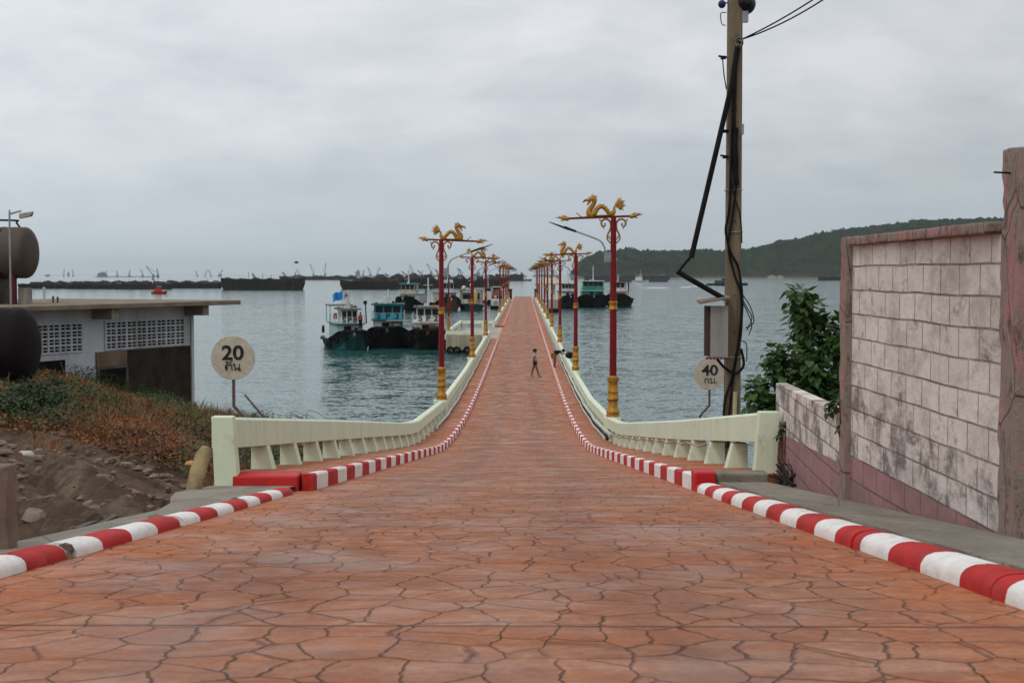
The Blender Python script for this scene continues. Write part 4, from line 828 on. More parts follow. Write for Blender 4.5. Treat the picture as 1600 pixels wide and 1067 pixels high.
def dryp():
    y = U(18, 40); x = U(-14, -4.0)
    if not gmask(x, y, 11, .03): return None
    return x, y, U(.6, 1.1)
blades('grass', M_GRASS, 16000, greenp, .15, .5, .009, 'green and olive grass tufts over the left bank')
blades('dry_weeds', M_DRY, 30000, dryp, .10, .42, .007, 'rust brown dried weeds over the left bank')
def leaf(m, c, d, up, s):       # heart shaped leaf, two halves folded along the rib
    d = d.normalized(); side = d.cross(up); side = side.normalized() if side.length > 1e-4 else Vector((1, 0, 0)); nn = side.cross(d)
    O = [(0, 0, 0), (-.12, .28, .06), (.18, .46, .10), (.55, .34, .06), (1.0, 0, -.06)]; vs = [c]
    for a, b, e in O[1:]: vs.append(c + d * a * s + side * b * s + nn * e * s)
    for a, b, e in O[1:-1]: vs.append(c + d * a * s - side * b * s + nn * e * s)
    m.add(vs, [(0, 4, 3, 2, 1), (0, 5, 6, 7, 4)])
def shrub(name, label, stems, nleaf, size, spread, mat=None, cat='shrub'):
    base = Vector(stems[0][0]); t = empty(name, tuple(base), label, cat); ms = MB(); ml = MB()
    for st in stems:
        P = [Vector(p) for p in spline(st, 5)]; n = len(P); ms.tube(P, [lerp(.03, .006, i / n) for i in range(n)], 6)
        for k in range(nleaf):
            f = U(.25, 1) ** .8; c = P[min(int(f * n), n - 1)]; off = Vector((U(-1, 1), U(-1, 1), U(-.8, .9))).normalized() * U(.02, spread) * (1.15 - .6 * f)
            ml_c = c + off; dr = (off.normalized() + Vector((0, 0, -.55)) + Vector((U(-.4, .4), U(-.4, .4), U(-.3, .3)))); leaf(ml, ml_c, dr, Vector((U(-.3, .3), U(-.3, .3), 1)), size * U(.6, 1.25))
            if R() < .12: ms.tube([c, ml_c], .003, 4, cap=False)
    part(ms, 'stem', M_STEM, t, True); o = ml.build('foliage', mat or M_LEAF, t, fix=False, smooth='all'); o.location = -base; return t
g0 = (3.45, 18.0, gz(3.45, 18) - .1)
shrub('leafy_shrub', 'dark green large leaved shrub rising behind the low block wall',
      [[g0, (3.45, 18, 5.6), (3.55, 18, 6.5), (3.50, 18, 7.36)], [g0, (3.6, 18.1, 5.8), (3.75, 18.1, 6.5), (3.78, 18.1, 7.05)], [g0, (3.3, 17.9, 5.7), (3.2, 17.9, 6.3), (3.22, 17.9, 6.6)],
       [g0, (3.2, 17.8, 5.4), (3.0, 17.8, 5.9), (2.93, 17.8, 6.15)], [g0, (3.7, 18, 5.6), (3.95, 18, 6.3), (4.0, 18, 6.9)], [g0, (3.5, 17.7, 5.6), (3.5, 17.6, 6.2), (3.55, 17.5, 6.5)], [g0, (3.8, 17.8, 5.8), (4.0, 17.6, 6.1), (4.1, 17.5, 6.5)],
       [g0, (3.3, 17.6, 5.4), (3.25, 17.5, 5.8), (3.3, 17.5, 6.1)], [g0, (3.6, 18.3, 5.9), (3.6, 18.3, 6.9), (3.62, 18.3, 7.15)]], 290, .112, .37)
shrub('climbing_vine', 'small vine hanging down the end post of the right railing', [[(3.02, 16.1, 5.95), (2.98, 16.1, 5.6), (3.0, 16.1, 5.3), (2.97, 16.1, 5.15)], [(3.02, 16.1, 5.95), (2.93, 16.1, 5.85), (2.9, 16.1, 5.75)]], 38, .05, .07, None, 'vine')
shrub('wall_creeper', 'leafy creeper at the foot of the tall wall end pillar', [[(2.69, 11.9, 6.1), (2.67, 11.9, 6.35), (2.65, 11.9, 6.55)], [(2.68, 12.1, 6.42), (2.62, 12.1, 6.5), (2.6, 12.1, 6.42)]], 24, .06, .08, None, 'creeper')
shrub('wall_weed', 'dark weed growing between railing end post and low wall', [[(3.05, 16.2, 5.1), (3.06, 16.1, 5.5), (3.08, 16.0, 5.75)], [(3.1, 16.0, 5.1), (3.14, 15.9, 5.35), (3.1, 15.8, 5.5)]], 40, .06, .12, None, 'weed')
b0 = gz(-7.9, 21)
shrub('dark_shrub', 'low dark green shrub on the bank near the left edge', [[(-7.9 + U(-.2, .2), 21, b0 - .1), (-7.9 + a, 21 + U(-.3, .3), b0 + .25), (-7.9 + a * 1.9, 21 + U(-.5, .5), b0 + .5 + U(-.1, .15))] for a in (-.75, -.55, -.35, -.15, .05, .25, .42, .6)], 330, .055, .28, leafmat('deep_green_leaf', (0.018, 0.04, 0.014), (0.035, 0.065, 0.02), 6))
m = MB(); M_BR = paint('dead_branch_bark', (0.13, 0.12, 0.10), None, 6, .9)
a = at(382, 616, 20); b = at(412, 652, 20); c2 = at(440, 690, 20); m.tube([a, b, c2, (c2.x + .3, 20, gz(c2.x + .3, 20))], [.012, .02, .024, .026], 7); tag(m.build('stick', M_BR, None, True), 'bare dark stick leaning behind the left railing beside the round sign', 'stick')
m = MB(); tb = at(440, 690, 27); tb.z = gz(tb.x, tb.y); m.tube([tb - Vector((0, 0, .2)), tb + Vector((0, 0, .4))], [.03, .022], 6)
for i in range(13):
    dx = U(-1.2, 1.1); tp = at(440 + dx * 40, 655 - U(2, 16), 27); m.tube(spline([tuple(tb + Vector((0, 0, .3))), (tb.x + dx * .4, tb.y, lerp(tb.z, tp.z, .7)), (tp.x, tp.y, tp.z), (tp.x + (.35 if dx > 0 else -.35), tp.y, tp.z - .16)], 5), [.009] * 8 + [.005] * 8, 5)
tag(m.build('bare_twigs', M_BR, None, True), 'thin arching bare twigs showing above the left railing', 'twigs')
m = MB()
for i in range(60):
    a_ = U(0, 6.28); c = (2.85 + U(-.06, .32), U(15.2, 16.1), rz(15.6) + U(.05, .2)); m.tube([c, (c[0] + U(-.15, .15), c[1] + U(-.2, .2), c[2] + U(-.03, .22))], [.022, .006], 5)
tag(m.build('dead_brush', paint('dark_dead_brush', (0.05, 0.045, 0.04), None, 6, .9), None, True), 'heap of dark dead brush at the end post of the right railing', 'brush')
# litter seen through the balusters
for i, (a, b, d, s, c, lab) in enumerate(((372, 730, 17.2, .11, (0.62, 0.16, 0.13), 'crumpled pink plastic bag behind the first baluster of the left railing'), (428, 722, 19.4, .07, (0.7, 0.68, 0.66), 'crumpled white plastic bag behind the second baluster of the left railing'), (300, 724, 17, .05, (0.6, 0.3, 0.12), 'small orange scrap on the bank beside the leaning log'), (40, 705, 17, .08, (0.5, 0.47, 0.43), 'pale flat stone on the bank near the left edge'))):
    p = at(a, b, d); m = MB(); m.ball((0, 0, 0), (s * 1.4, s, s * .7), 12); m.v = [tuple(Vector(v) * (1 + .45 * noise.noise(Vector(v) * 22 + Vector((i * 5, 0, 0))))) for v in m.v]
    o = m.build('plastic_bag' if i < 2 else ('scrap' if i == 2 else 'stone'), paint('litter_%d' % i, c, None, 8, .5), None, 'all'); o.location = (p.x, p.y, max(gz(p.x, p.y) + s * .3, p.z if i == 2 else -9)); tag(o, lab, ('bag', 'bag', 'scrap', 'stone')[i])
def rocks(name, n, fn, lab, mat):
    m = MB()
    for i in range(n):
        x, y, s = fn(); c = Vector((x, y, gz(x, y) + s * .15 + .05)); k = len(m.v); m.ball((0, 0, 0), (s * U(.7, 1.6), s * U(.6, 1.2), s * U(.35, .7)), 6)
        M = Matrix.Rotation(U(0, 3), 3, 'Z') @ Matrix.Rotation(U(-.5, .5), 3, 'X'); m.v[k:] = [tuple(M @ (Vector(v) * (1 + .8 * noise.noise(Vector(v) / s * 1.1 + c * 3))) + c) for v in m.v[k:]]
    tag(m.build(name, mat, None), lab, 'rocks', None, 'stuff')
rocks('rubble', 1500, lambda: (U(-12, -3.2), U(7, 34), U(.02, .07) * (2.3 if R() < .05 else 1)), 'grey brown stones and rubble strewn over the left bank', paint('grey_brown_rock', (0.23, 0.17, 0.125), (0.10, 0.075, 0.06), 5, .95, .03))
def cover(name, mat, n, o, lo, y0, y1, hh, size, label):
    m = MB(); k = 0; tr = 0
    while k < n and tr < n * 20:
        tr += 1; y = U(y0, y1); x = U(-15, -3.6); g_ = noise.noise(Vector((x * .6 + o, y * .3, o)))
        if g_ < lo + (.25 if x > -5.5 and y > 26 else 0): continue
        h = hh * min(1, (g_ - lo) * 3.5 + .15) * R(); leaf(m, Vector((x, y, gz(x, y) + .10 + h)), Vector((U(-1, 1), U(-1, 1), U(-.2, .9))), Vector((U(-.5, .5), U(-.5, .5), 1)), size * U(.5, 1.4)); k += 1
    tag(m.build(name, mat, None, fix=False), label, 'ground cover', None, 'stuff')
cover('dry_ground_cover', leafmat('rust_orange_dead_leaves', (0.34, 0.115, 0.022), (0.11, 0.042, 0.018), 1.6), 22000, 11, .02, 18.5, 38, .28, .038, 'low rusty orange dead plants in patches on the left bank')
cover('green_ground_cover', leafmat('olive_weed_leaf', (0.028, 0.055, 0.014), (0.06, 0.085, 0.022), 2.5), 26000, 3, .04, 19, 43, .38, .05, 'dark green weeds in clumps on the left bank')
cover('dark_brush_cover', leafmat('dark_dead_brush_leaf', (0.028, 0.018, 0.012), (0.05, 0.03, 0.018), 2.5), 7000, 27, .10, 20, 36, .2, .05, 'dark brown dead brush on the left bank')

# ------------------------------------------------------------ tugboats
M_HULLK = paint('black_tarred_hull', (0.007, 0.007, 0.007), (0.016, 0.013, 0.011), .9, .7, .02)
M_TEAL = paint('teal_hull_paint', (0.015, 0.13, 0.12), (0.012, 0.055, 0.05), 1.2, .6, .01, streak=True)
M_CYAN = paint('cyan_boat_paint', (0.04, 0.36, 0.44), (0.03, 0.22, 0.27), 1.2, .5, .003)
M_GREENB = paint('green_boat_paint', (0.02, 0.26, 0.17), (0.012, 0.11, 0.08), 1.6, .5, .003)
M_GLASS = paint('dark_window_glass', (0.02, 0.03, 0.035), None, 2, .1, .0)
M_ROOFG = paint('grey_green_canvas', (0.20, 0.22, 0.19), (0.12, 0.13, 0.11), 1.5, .9)
M_BROWN = paint('brown_boat_paint', (0.13, 0.05, 0.035), (0.07, 0.03, 0.02), 2, .6)
M_REDB = paint('red_boat_paint', (0.45, 0.03, 0.02), (0.25, 0.02, 0.02), 2, .5)
M_CREAM = paint('cream_boat_paint', (0.48, 0.42, 0.30), (0.30, 0.24, 0.17), 2, .6, streak=True)
M_YEL = paint('dull_yellow_paint', (0.55, 0.42, 0.16), (0.35, 0.25, 0.1), 2, .6)
def hull(L, B, bow, mid, rake=1.2, z0=-.7):
    m = MB(); ns = 22; rows = []
    for i in range(ns + 1):
        t = i / ns; hw = B / 2 * max(.02, (1 - (1 - min((t + .002) / .38, 1)) ** 2) ** .6) * (1 - .18 * sst((t - .75) / .25)); zd = lerp(bow, mid, sst(t / .30)); y = -L / 2 + t * L; rk = rake * (1 - t) ** 3
        row = []
        for fx, fz in ((0, 0), (.55, 0), (.80, .28), (.93, .6), (1.0, .94), (1.03, .95), (1.03, 1), (.9, 1), (.88, .8), (0, .8)):
            z = lerp(z0, zd, fz); row.append((hw * fx, y - rk * (fz - .5), z))
        rows.append(row)
    for s in (1, -1):
        vs = [(x * s, y, z) for r_ in rows for x, y, z in r_]; k = 10
        m.add(vs, [(i * k + j, i * k + j + 1, (i + 1) * k + j + 1, (i + 1) * k + j) for i in range(ns) for j in range(k - 1)]); m.add([(x * s, y, z) for x, y, z in rows[-1]], [tuple(range(k))]); m.add([(x * s, y, z) for x, y, z in rows[0]], [tuple(range(k))])
    return m, rows
def windows(x0, x1, y, z0, z1, n, parent, fr=M_WHITE, gap=.12, name='window'):
    for i in range(n):
        a = lerp(x0, x1, i / n) + gap / 2; b = lerp(x0, x1, (i + 1) / n) - gap / 2; m = MB(); m.box(a, b, y - .03, y - .004, z0, z1); m.build(name, M_GLASS, parent)
M_CARGOX = paint('deck_gear_blue', (0.03, 0.08, 0.14), None, 3, .7)
def flag(parent, p, w_, h_, stripes, name='flag'):
    n = 12
    for j, (f0, f1, mt) in enumerate(stripes):
        m = MB(); vs = []
        for i in range(n + 1):
            x = -w_ * i / n; yy = .09 * sin(i * 1.1) * i / n * 2; dz = -.25 * h_ * (i / n) ** 2 + .06 * sin(i * .9)
            for o in (-.006, .006): vs += [(p[0] + x, p[1] + yy + o, p[2] + h_ * f0 + dz), (p[0] + x, p[1] + yy + o, p[2] + h_ * f1 + dz)]
        fs = []
        for i in range(n): a = i * 4; fs += [(a, a + 1, a + 5, a + 4), (a + 2, a + 6, a + 7, a + 3), (a, a + 4, a + 6, a + 2), (a + 1, a + 3, a + 7, a + 5)]
        fs += [(0, 2, 3, 1), (n * 4, n * 4 + 1, n * 4 + 3, n * 4 + 2)]
        m.add(vs, fs); m.build(name, mt, parent)
def tug(px, wl, wpx, label, rz_=0, L=13, bow=2.1, mid=1.1, hm=M_HULLK, low=None, cab=M_WHITE, wh=M_WHITE, roof=M_ROOFG, board=None, text='', ink=M_INK, lowz=(1.2, 2.7), wz=(2.7, 4.1), lw=.68, ww=.56, nwin=3, mast=6.2, tyres=6, ladder=False, extra=None):
    d = CAMZ * FPX / (wl - 428.0); x = at(px, wl, d).x; sc_ = d / FPX; B = wpx * sc_ * .93; y = d + L / 2; lw *= .9; ww *= .88
    t = empty('tugboat', (x, y, 0), label, 'tugboat', 'tugboats moored by the pier', radians(rz_))
    h, rows = hull(L, B, bow, mid); ho = h.build('hull', hm, t, 'all')
    if low:
        m = MB()
        for s in (1, -1):
            vs = []
            for r_ in rows[1:20]:
                for f in (.30, .70): a = r_[2]; b = r_[4]; q_ = (f - .28) / .66; vs.append((s * (lerp(a[0], b[0], q_) + .015), lerp(a[1], b[1], q_) - .02, lerp(a[2], b[2], q_)))
            m.add(vs, [(i * 2, i * 2 + 1, i * 2 + 3, i * 2 + 2) for i in range(18)])
        m.build('hull_band', low, t)
    m = MB()
    for s in (1, -1): m.tube([(s * (r_[6][0] + .02), r_[6][1], r_[6][2] - .12) for r_ in rows], .12, 7)
    m.build('rubbing_strake', M_BLACK, t, True)
    for i in range(tyres):
        r_ = rows[1 + int(i / 2 * 2.6)]; s = 1 if i % 2 else -1; m = MB(); torus(m, (0, 0, 0), .3, .12, 'x', 12, 6); o = m.build('tyre', M_BLACK, t, True); o.location = (s * (r_[4][0] + .08), r_[4][1], r_[4][2] - .45); o.rotation_euler = (0, 0, s * radians(-50 + i * 7))
    W1 = B * lw / 2; y1 = -L / 2 + 3.3
    m = MB(); m.box(-W1, W1, y1, L / 2 - 2.2, mid * .7, lowz[1]); bevel(m.build('deckhouse', cab, t), .03)
    m = MB(); m.box(-W1 * .18 - .35, -W1 * .18 + .4, y1 - .03, y1 - .003, lowz[0] - .1, lowz[1] - .2); m.build('door', M_VOID, t)
    windows(W1 * .3, W1 * .95, y1, lowz[1] - .85, lowz[1] - .35, 1, t)
    m = MB(); m.box(-W1 - .2, W1 + .2, y1 - .35, L / 2 - 2, lowz[1] + .002, lowz[1] + .1); m.build('upper_deck', roof if roof != M_ROOFG else cab, t)
    W2 = B * ww / 2; y2 = y1 + .25; z0, z1 = lowz[1] + .101, wz[1]
    w_o = MB(); w_o.box(-W2, W2, y2, y2 + 3.2, z0, z1); wo = w_o.build('wheelhouse', wh, t); bevel(wo, .03)
    zb = z0 + (z1 - z0) * .44
    windows(-W2 * .94, W2 * .94, y2, zb + .03, z1 - .12, nwin, wo)
    for s in (-1, 1):
        m = MB(); m.box(min(s * (W2 + .004), s * (W2 + .03)), max(s * (W2 + .004), s * (W2 + .03)), y2 + .3, y2 + 1.4, zb + .03, z1 - .12); m.build('window', M_GLASS, wo)
    if text:
        m = MB(); m.box(-W2, W2, y2 - .06, y2 - .004, z0 + .04, zb - .02); bo = m.build('name_board', board or wh, wo); ch = text.split()
        for i, c in enumerate(ch): text_mesh(c, (zb - z0) * 1.15, 'letter', ink, bo, (lerp(-W2, W2, (i + .5) / len(ch)), y2 - .066, (z0 + zb) / 2), (pi / 2, 0, 0), .004, .03, 1.2)
    m = MB(); m.box(-W2 - .3, W2 + .3, y2 - .45, y2 + 3.7, z1 + .002, z1 + .16); bevel(m.build('roof', roof, t), .04)
    m = MB(); m.tube([(0, y2 + .8, z1 + .15), (0, y2 + .8, mast)], [.11, .06], 8); m.tube([(-.5, y2 + .8, mast - .75), (.5, y2 + .8, mast - .75)], .03, 6); m.box(-.12, .12, y2 + .65, y2 + .9, mast - 1.25, mast - 1.05)
    m.tube([(0, y2 + .8, z1 + .2), (0, y2 + .8, z1 + .8)], .13, 8); m.build('mast', M_WHITE, t)
    m = MB()
    for s in (-1, 1):
        m.tube([(s * (W1 + .15), y1 - .3, lowz[1] + .1), (s * (W1 + .15), y1 - .3, lowz[1] + .9)], .025, 5); m.tube([(s * (W1 + .15), y1 - .3, lowz[1] + .9), (s * (W1 + .15), L / 2 - 2, lowz[1] + .9)], .02, 5)
        for k in range(4): m.tube([(s * (W1 + .15), y1 + k * 1.8, lowz[1] + .1), (s * (W1 + .15), y1 + k * 1.8, lowz[1] + .9)], .02, 5)
    m.build('guard_rail', cab, t)
    m = MB(); m.tube([(B * .3, L / 2 - 3.4, lowz[1]), (B * .3, L / 2 - 3.4, z1 + .3)], .16, 8); m.build('funnel', M_DARK, t, True)
    m = MB(); fr = [(s_ * (r_[6][0] + .05), r_[6][1] - .1, r_[6][2] + .02) for s_, r_ in [(-1, rows[i]) for i in range(6, 0, -1)] + [(1, rows[i]) for i in range(1, 7)]]
    m.tube(fr, [.11 + .03 * sin(i * 2.2) for i in range(len(fr))], 7); m.build('bow_fender', M_BLACK, t, True)
    rr_ = random.Random(int(px))
    for i in range(5): a_ = rr_.uniform(-W1, W1); b_ = -L / 2 + rr_.uniform(1.6, 3.0); e_ = rr_.uniform(.15, .4); m = MB(); m.box(a_ - e_, a_ + e_, b_ - .2, b_ + .2, mid * .8, mid + rr_.uniform(.5, 1.2)); m.build('deck_gear', rr_.choice([M_DARK, M_BROWN, M_CARGOX, M_ROOFG]), t)
    for s in (-1, 1): m = MB(); m.tube([(0, y2 + .8, mast - .8), (s * W1, L / 2 - 2.4 if s > 0 else y1 - 1.0, z1 - .6)], .015, 4); m.build('stay', M_CABLE, t)
    for k in range(3): m = MB(); m.box(-W1 * .9 + k * W1 * .6, -W1 * .9 + k * W1 * .6 + .3, y2 + .2 + k * .8, y2 + .6 + k * .8, z1 + .161, z1 + .28 + .14 * (k % 2)); m.build('roof_gear', (M_DARK, M_WHITE, M_REDB)[k], t)
    m = MB(); m.box(-W2 - .05, W2 + .05, y2 - .075, y2 - .065, zb - .01, zb + .03); m.build('sill', M_CREAM, wo)
    if ladder:
        m = MB()
        for s in (-.28, .28): m.tube([(-W1 * .72 + s, y1 - .8, bow * .9), (-W1 * .72 + s, y1 - .2, lowz[1])], .03, 5)
        for k in range(4): f = (k + .5) / 4; m.tube([(-W1 * .72 - .28, y1 - lerp(.8, .2, f), lerp(bow * .9, lowz[1], f)), (-W1 * .72 + .28, y1 - lerp(.8, .2, f), lerp(bow * .9, lowz[1], f))], .03, 5)
        m.build('ladder', M_CREAM, t)
    if extra: extra(t, B, L, y1, y2, W1, W2, z0, z1)
    return t
M_FB = paint('flag_blue', (0.02, 0.28, 0.70), None, 2, .7); M_FR = paint('flag_red', (0.45, 0.03, 0.04), None, 2, .7); M_FW = paint('flag_white', (0.75, 0.75, 0.75), None, 2, .7); M_FN = paint('flag_navy', (0.03, 0.04, 0.2), None, 2, .7)
def exA(t, B, L, y1, y2, W1, W2, z0, z1):
    m = MB(); m.box(-W2 - 1.0, W2 - .2, y2 + 1.8, y2 + 5.6, z1 + .35, z1 + .5)
    for x in (-W2 - .9, W2 - .3):
        for y in (y2 + 1.9, y2 + 5.5): m.tube([(x, y, z0), (x, y, z1 + .36)], .04, 6)
    bevel(m.build('canopy', M_ROOFG, t), .1)
    m = MB(); m.box(-W1 - .03, W1 + .03, y1 - .06, y1 - .035, 1.0, 1.75); m.build('teal_panel', M_TEAL, t)
    m = MB(); m.box(-W1 - .21, W1 + .21, y1 - .37, L / 2 - 2.2, z0 - .13, z0 - .03); m.build('teal_trim', M_TEAL, t)
    m = MB(); m.tube([(-.25, y2 + .8, z1 + .1), (-.42, y2 + .9, z1 + 1.9)], .025, 6); p_ = m.build('flag_pole', M_WHITE, t)
    flag(p_, (-.55, y2 + .9, z1 + 1.0), 1.0, .85, [(0, 1, M_FB)]); flag(p_, (.1, y2 + .8, z1 + 1.25), .55, .5, [(0, .16, M_FR), (.161, .32, M_FW), (.321, .68, M_FN), (.681, .84, M_FW), (.841, 1, M_FR)])
    m = MB(); torus(m, (0, 0, 0), .3, .12, 'x', 12, 6); o = m.build('tyre', M_BLACK, t, True); o.location = (-B / 2 - .15, .5, 1.9)
    m = MB(); m.box(-W2 - .6, -W2 - .3, y2 + 1, y2 + 1.6, z0 + .4, z0 + 1.0); m.build('red_crate', M_REDB, t)
def exB(t, B, L, y1, y2, W1, W2, z0, z1):
    m = MB(); m.tube([(-W2 - .8, y2 + .2, z0 - .4), (-W2 - .9, y2 + .2, z1 + .3)], .07, 6); m.box(-W2 - 1.1, -W2 - .75, y2, y2 + .5, z1 + .1, z1 + .45); m.build('exhaust', M_BLACK, t)
    for k in (.5, .9): m = MB(); m.ball((k, y2 + 1.5, z1 + .3), .12, 8); m.build('lamp', M_BLACK, t, True)
    m = MB(); m.box(W1 * .25, W1 + .02, y1 - .08, y1 - .035, 1.2, z0 - .15); m.build('cyan_panel', M_CYAN, t)
    m = MB(); m.box(-W1 * .1, W1 + .45, y1 - .9, y1 - .05, z0 - .12, z0 - .02); m.build('awning', M_CREAM, t)
tug(529, 548, 74, 'small tugboat with teal hull, blue flag and white board lettered SP8', 14, 12.5, 2.0, 1.0, hm=paint('dark_teal_hull', (0.010, 0.062, 0.056), (0.012, 0.02, 0.02), .8, .7, .02), low=M_TEAL, cab=paint('pale_teal_boat_paint', (0.36, 0.50, 0.48), (0.22, 0.32, 0.31), 1.2, .6, streak=True), text='S P 8', board=M_WHITE, wz=(0, 3.95), lowz=(1.0, 2.5), mast=5.9, extra=exA, ww=.44)
tug(598, 545, 82, 'tugboat with bright cyan board lettered SP3, middle of the three near tugs', 4, 13, 2.25, 1.3, cab=M_WHITE, wh=M_CYAN, roof=M_TEAL, text='S P 3', board=M_CYAN, ink=paint('dark_blue_ink', (0.01, 0.02, 0.1), None, 3, .6), wz=(0, 4.35), lowz=(1.3, 2.75), mast=6.0, extra=exB, ww=.66)
tug(663, 547, 82, 'tugboat with black hull, ladder and white board lettered SP2, nearest the platform', 3, 13, 2.1, 1.3, low=paint('dark_green_hull', (0.015, 0.04, 0.025), None, 2, .7), text='S P 2', board=M_WHITE, roof=M_ROOFG, wz=(0, 4.15), lowz=(1.3, 2.6), mast=7.2, ladder=True, ww=.56)
tug(641, 487, 44, 'black hulled tugboat with cyan roof behind the lettered tugs', -10, 16, 3.1, 1.6, roof=M_CYAN, wh=M_CREAM, wz=(0, 5.5), lowz=(1.6, 3.4), mast=9, ww=.62, tyres=8)
tug(692, 486, 44, 'tugboat with brown hull and blue awning behind the nearest left lamp post', 12, 16, 2.9, 1.6, hm=M_BROWN, cab=M_CREAM, wh=M_WHITE, roof=paint('blue_awning', (0.02, 0.14, 0.3), None, 2, .7), wz=(0, 5.6), lowz=(1.6, 3.6), mast=8.2, ww=.5)
tug(886, 482, 34, 'black tugboat with white wheelhouse half hidden by the second right lamp post', 6, 15, 2.9, 1.7, roof=M_BLACK, wz=(0, 5.2), lowz=(1.6, 3.6), mast=9, ww=.8, nwin=4, tyres=8)
tug(928, 480.5, 58, 'black tugboat with bright green cabin and white roof right of the pier', 0, 18, 3.0, 1.9, cab=M_GREENB, wh=M_GREENB, roof=M_WHITE, wz=(0, 5.9), lowz=(1.8, 3.7), mast=9.6, ww=.68, nwin=4, tyres=10)
tug(971, 480, 46, 'black tugboat with red roof and white wheelhouse, farthest right beside the pier', -8, 16, 3.1, 1.9, roof=M_REDB, wz=(0, 5.6), lowz=(1.7, 3.4), mast=7.6, ww=.62, nwin=3, tyres=8)
# passenger ferry with open sides
d = CAMZ * FPX / (485 - 428); x = at(735, 485, d).x
t = empty('ferry', (x, d + 7, 0), 'open sided ferry with teal and yellow hull and grey canopy beside the platform', 'ferry'); h, rows = hull(14, 5.2, 1.5, 1.1); h.build('hull', M_TEAL, t, 'all')
m = MB(); [m.tube([(s * (r_[6][0] + .03), r_[6][1], r_[6][2] - .05) for r_ in rows], .09, 6) for s in (1, -1)]; m.build('yellow_strake', M_YEL, t)
m = MB(); m.box(-2.4, 2.4, -5.2, 5, 4.0, 4.14); bevel(m.build('canopy', M_BROWN, t), .05)
m = MB(); [m.tube([(s * 2.2, y, 1), (s * 2.2, y, 4)], .06, 6) for s in (1, -1) for y in (-5, -2.5, 0, 2.5, 4.8)]; m.build('canopy_posts', M_CREAM, t)
m = MB(); m.box(-1.9, 1.9, -2.5, 4.2, .9, 3.6); m.build('cabin', M_CREAM, t); windows(-1.8, 1.8, -2.5, 2.2, 3.2, 3, t)
m = MB(); m.box(-2.3, -.6, -4.9, -4.6, 1.2, 2.3); m.build('ticket_board', M_WHITE, t)
m = MB(); m.tube([(0, -1, 4.1), (0, -1, 7.2)], .06, 6); m.tube([(-.7, -1, 6.2), (.7, -1, 6.2)], .05, 5); m.ball((0, -1, 5.2), .4, 10); m.ball((-1.6, -1, 4.6), .5, 10); m.build('mast', M_WHITE, t)
m = MB(); m.tube(spline([(1.0, -5.4, 1.2), (1.0, -5.4, 2.2), (1.0, -5.4, 3.6), (1.0, -5.4, 4.3)], 4), [.28, .36, .4, .42, .43, .43, .43, .42, .4, .36, .3, .2, .06], 12); m.build('yellow_float', M_YEL, t, True)
def cabin_boat(px, wl, wpx, label, hm, cm, rm, hh, ch, rot=0, cat='boat', group='small boats on the water', L=12, name='motor_boat', mst=True):
    d = CAMZ * FPX / (wl - 428.0); x = at(px, wl, d).x; s_ = d / FPX; B = wpx * s_; t = empty(name, (x, d + 3, 0), label, cat, group, radians(rot)); hp_ = hh * s_; cp = ch * s_
    if abs(rot) > 45: Lh, Bh = B, max(2.4, B * .28)
    else: Lh, Bh = L, B
    h, rows = hull(Lh, Bh, hp_, hp_ * .75, .6, -.5); h.build('hull', hm, t, 'all')
    m = MB(); m.box(-Bh * .32, Bh * .32, -Lh * .12, Lh * .3, hp_ * .6, hp_ + cp * .55); m.box(-Bh * .27, Bh * .27, -Lh * .08, Lh * .12, hp_ + cp * .55, hp_ + cp * .92); c_ = m.build('cabin', cm, t)
    m = MB(); m.box(-Bh * .33, Bh * .33, -Lh * .13, Lh * .17, hp_ + cp * .925, hp_ + cp); m.build('roof', rm, t)
    m = MB(); m.box(-Bh * .275, Bh * .275, -Lh * .085, Lh * .121, hp_ + cp * .66, hp_ + cp * .84); m.build('window_band', M_GLASS, t)
    if mst: m = MB(); m.tube([(0, 0, hp_ + cp), (0, 0, hp_ + cp * 1.9)], .05 * max(1, s_ * 3), 6); m.tube([(0, Lh * .2, hp_), (0, Lh * .3, hp_ + cp * 1.3)], .05 * max(1, s_ * 3), 6); m.build('mast', cm, t)
    return t
cabin_boat(246, 459.5, 24, 'small red and orange motor boat on open water above the boathouse roof', M_REDB, M_REDB, M_WHITE, 5, 7, 82, mst=False)
cabin_boat(1137, 446, 64, 'long dark patrol boat passing behind the utility pole', M_DARK, paint('dark_grey_boat', (0.05, 0.055, 0.06), None, 2, .6), M_DARK, 4, 7, 86)
cabin_boat(1001, 441.2, 26, 'small white ship near the foot of the hill', M_WHITE, M_WHITE, M_WHITE, 4, 8, 80)
cabin_boat(820, 439, 22, 'small grey boat beyond the end of the pier', paint('slate_boat', (0.10, 0.12, 0.14), None, 1, .7), M_WHITE, M_WHITE, 3, 6, 75)
cabin_boat(700, 452, 22, 'small green and white boat in front of the dark barges', M_HULLK, M_WHITE, M_GREENB, 6, 14, 10)
cabin_boat(776, 470, 20, 'small white boat with brown cabin behind the left lamp posts', M_HULLK, M_BROWN, M_WHITE, 8, 14, -5)
cabin_boat(762, 476, 16, 'slim dark boat tucked behind the ferry', M_HULLK, M_WHITE, M_GREENB, 8, 20, 0)

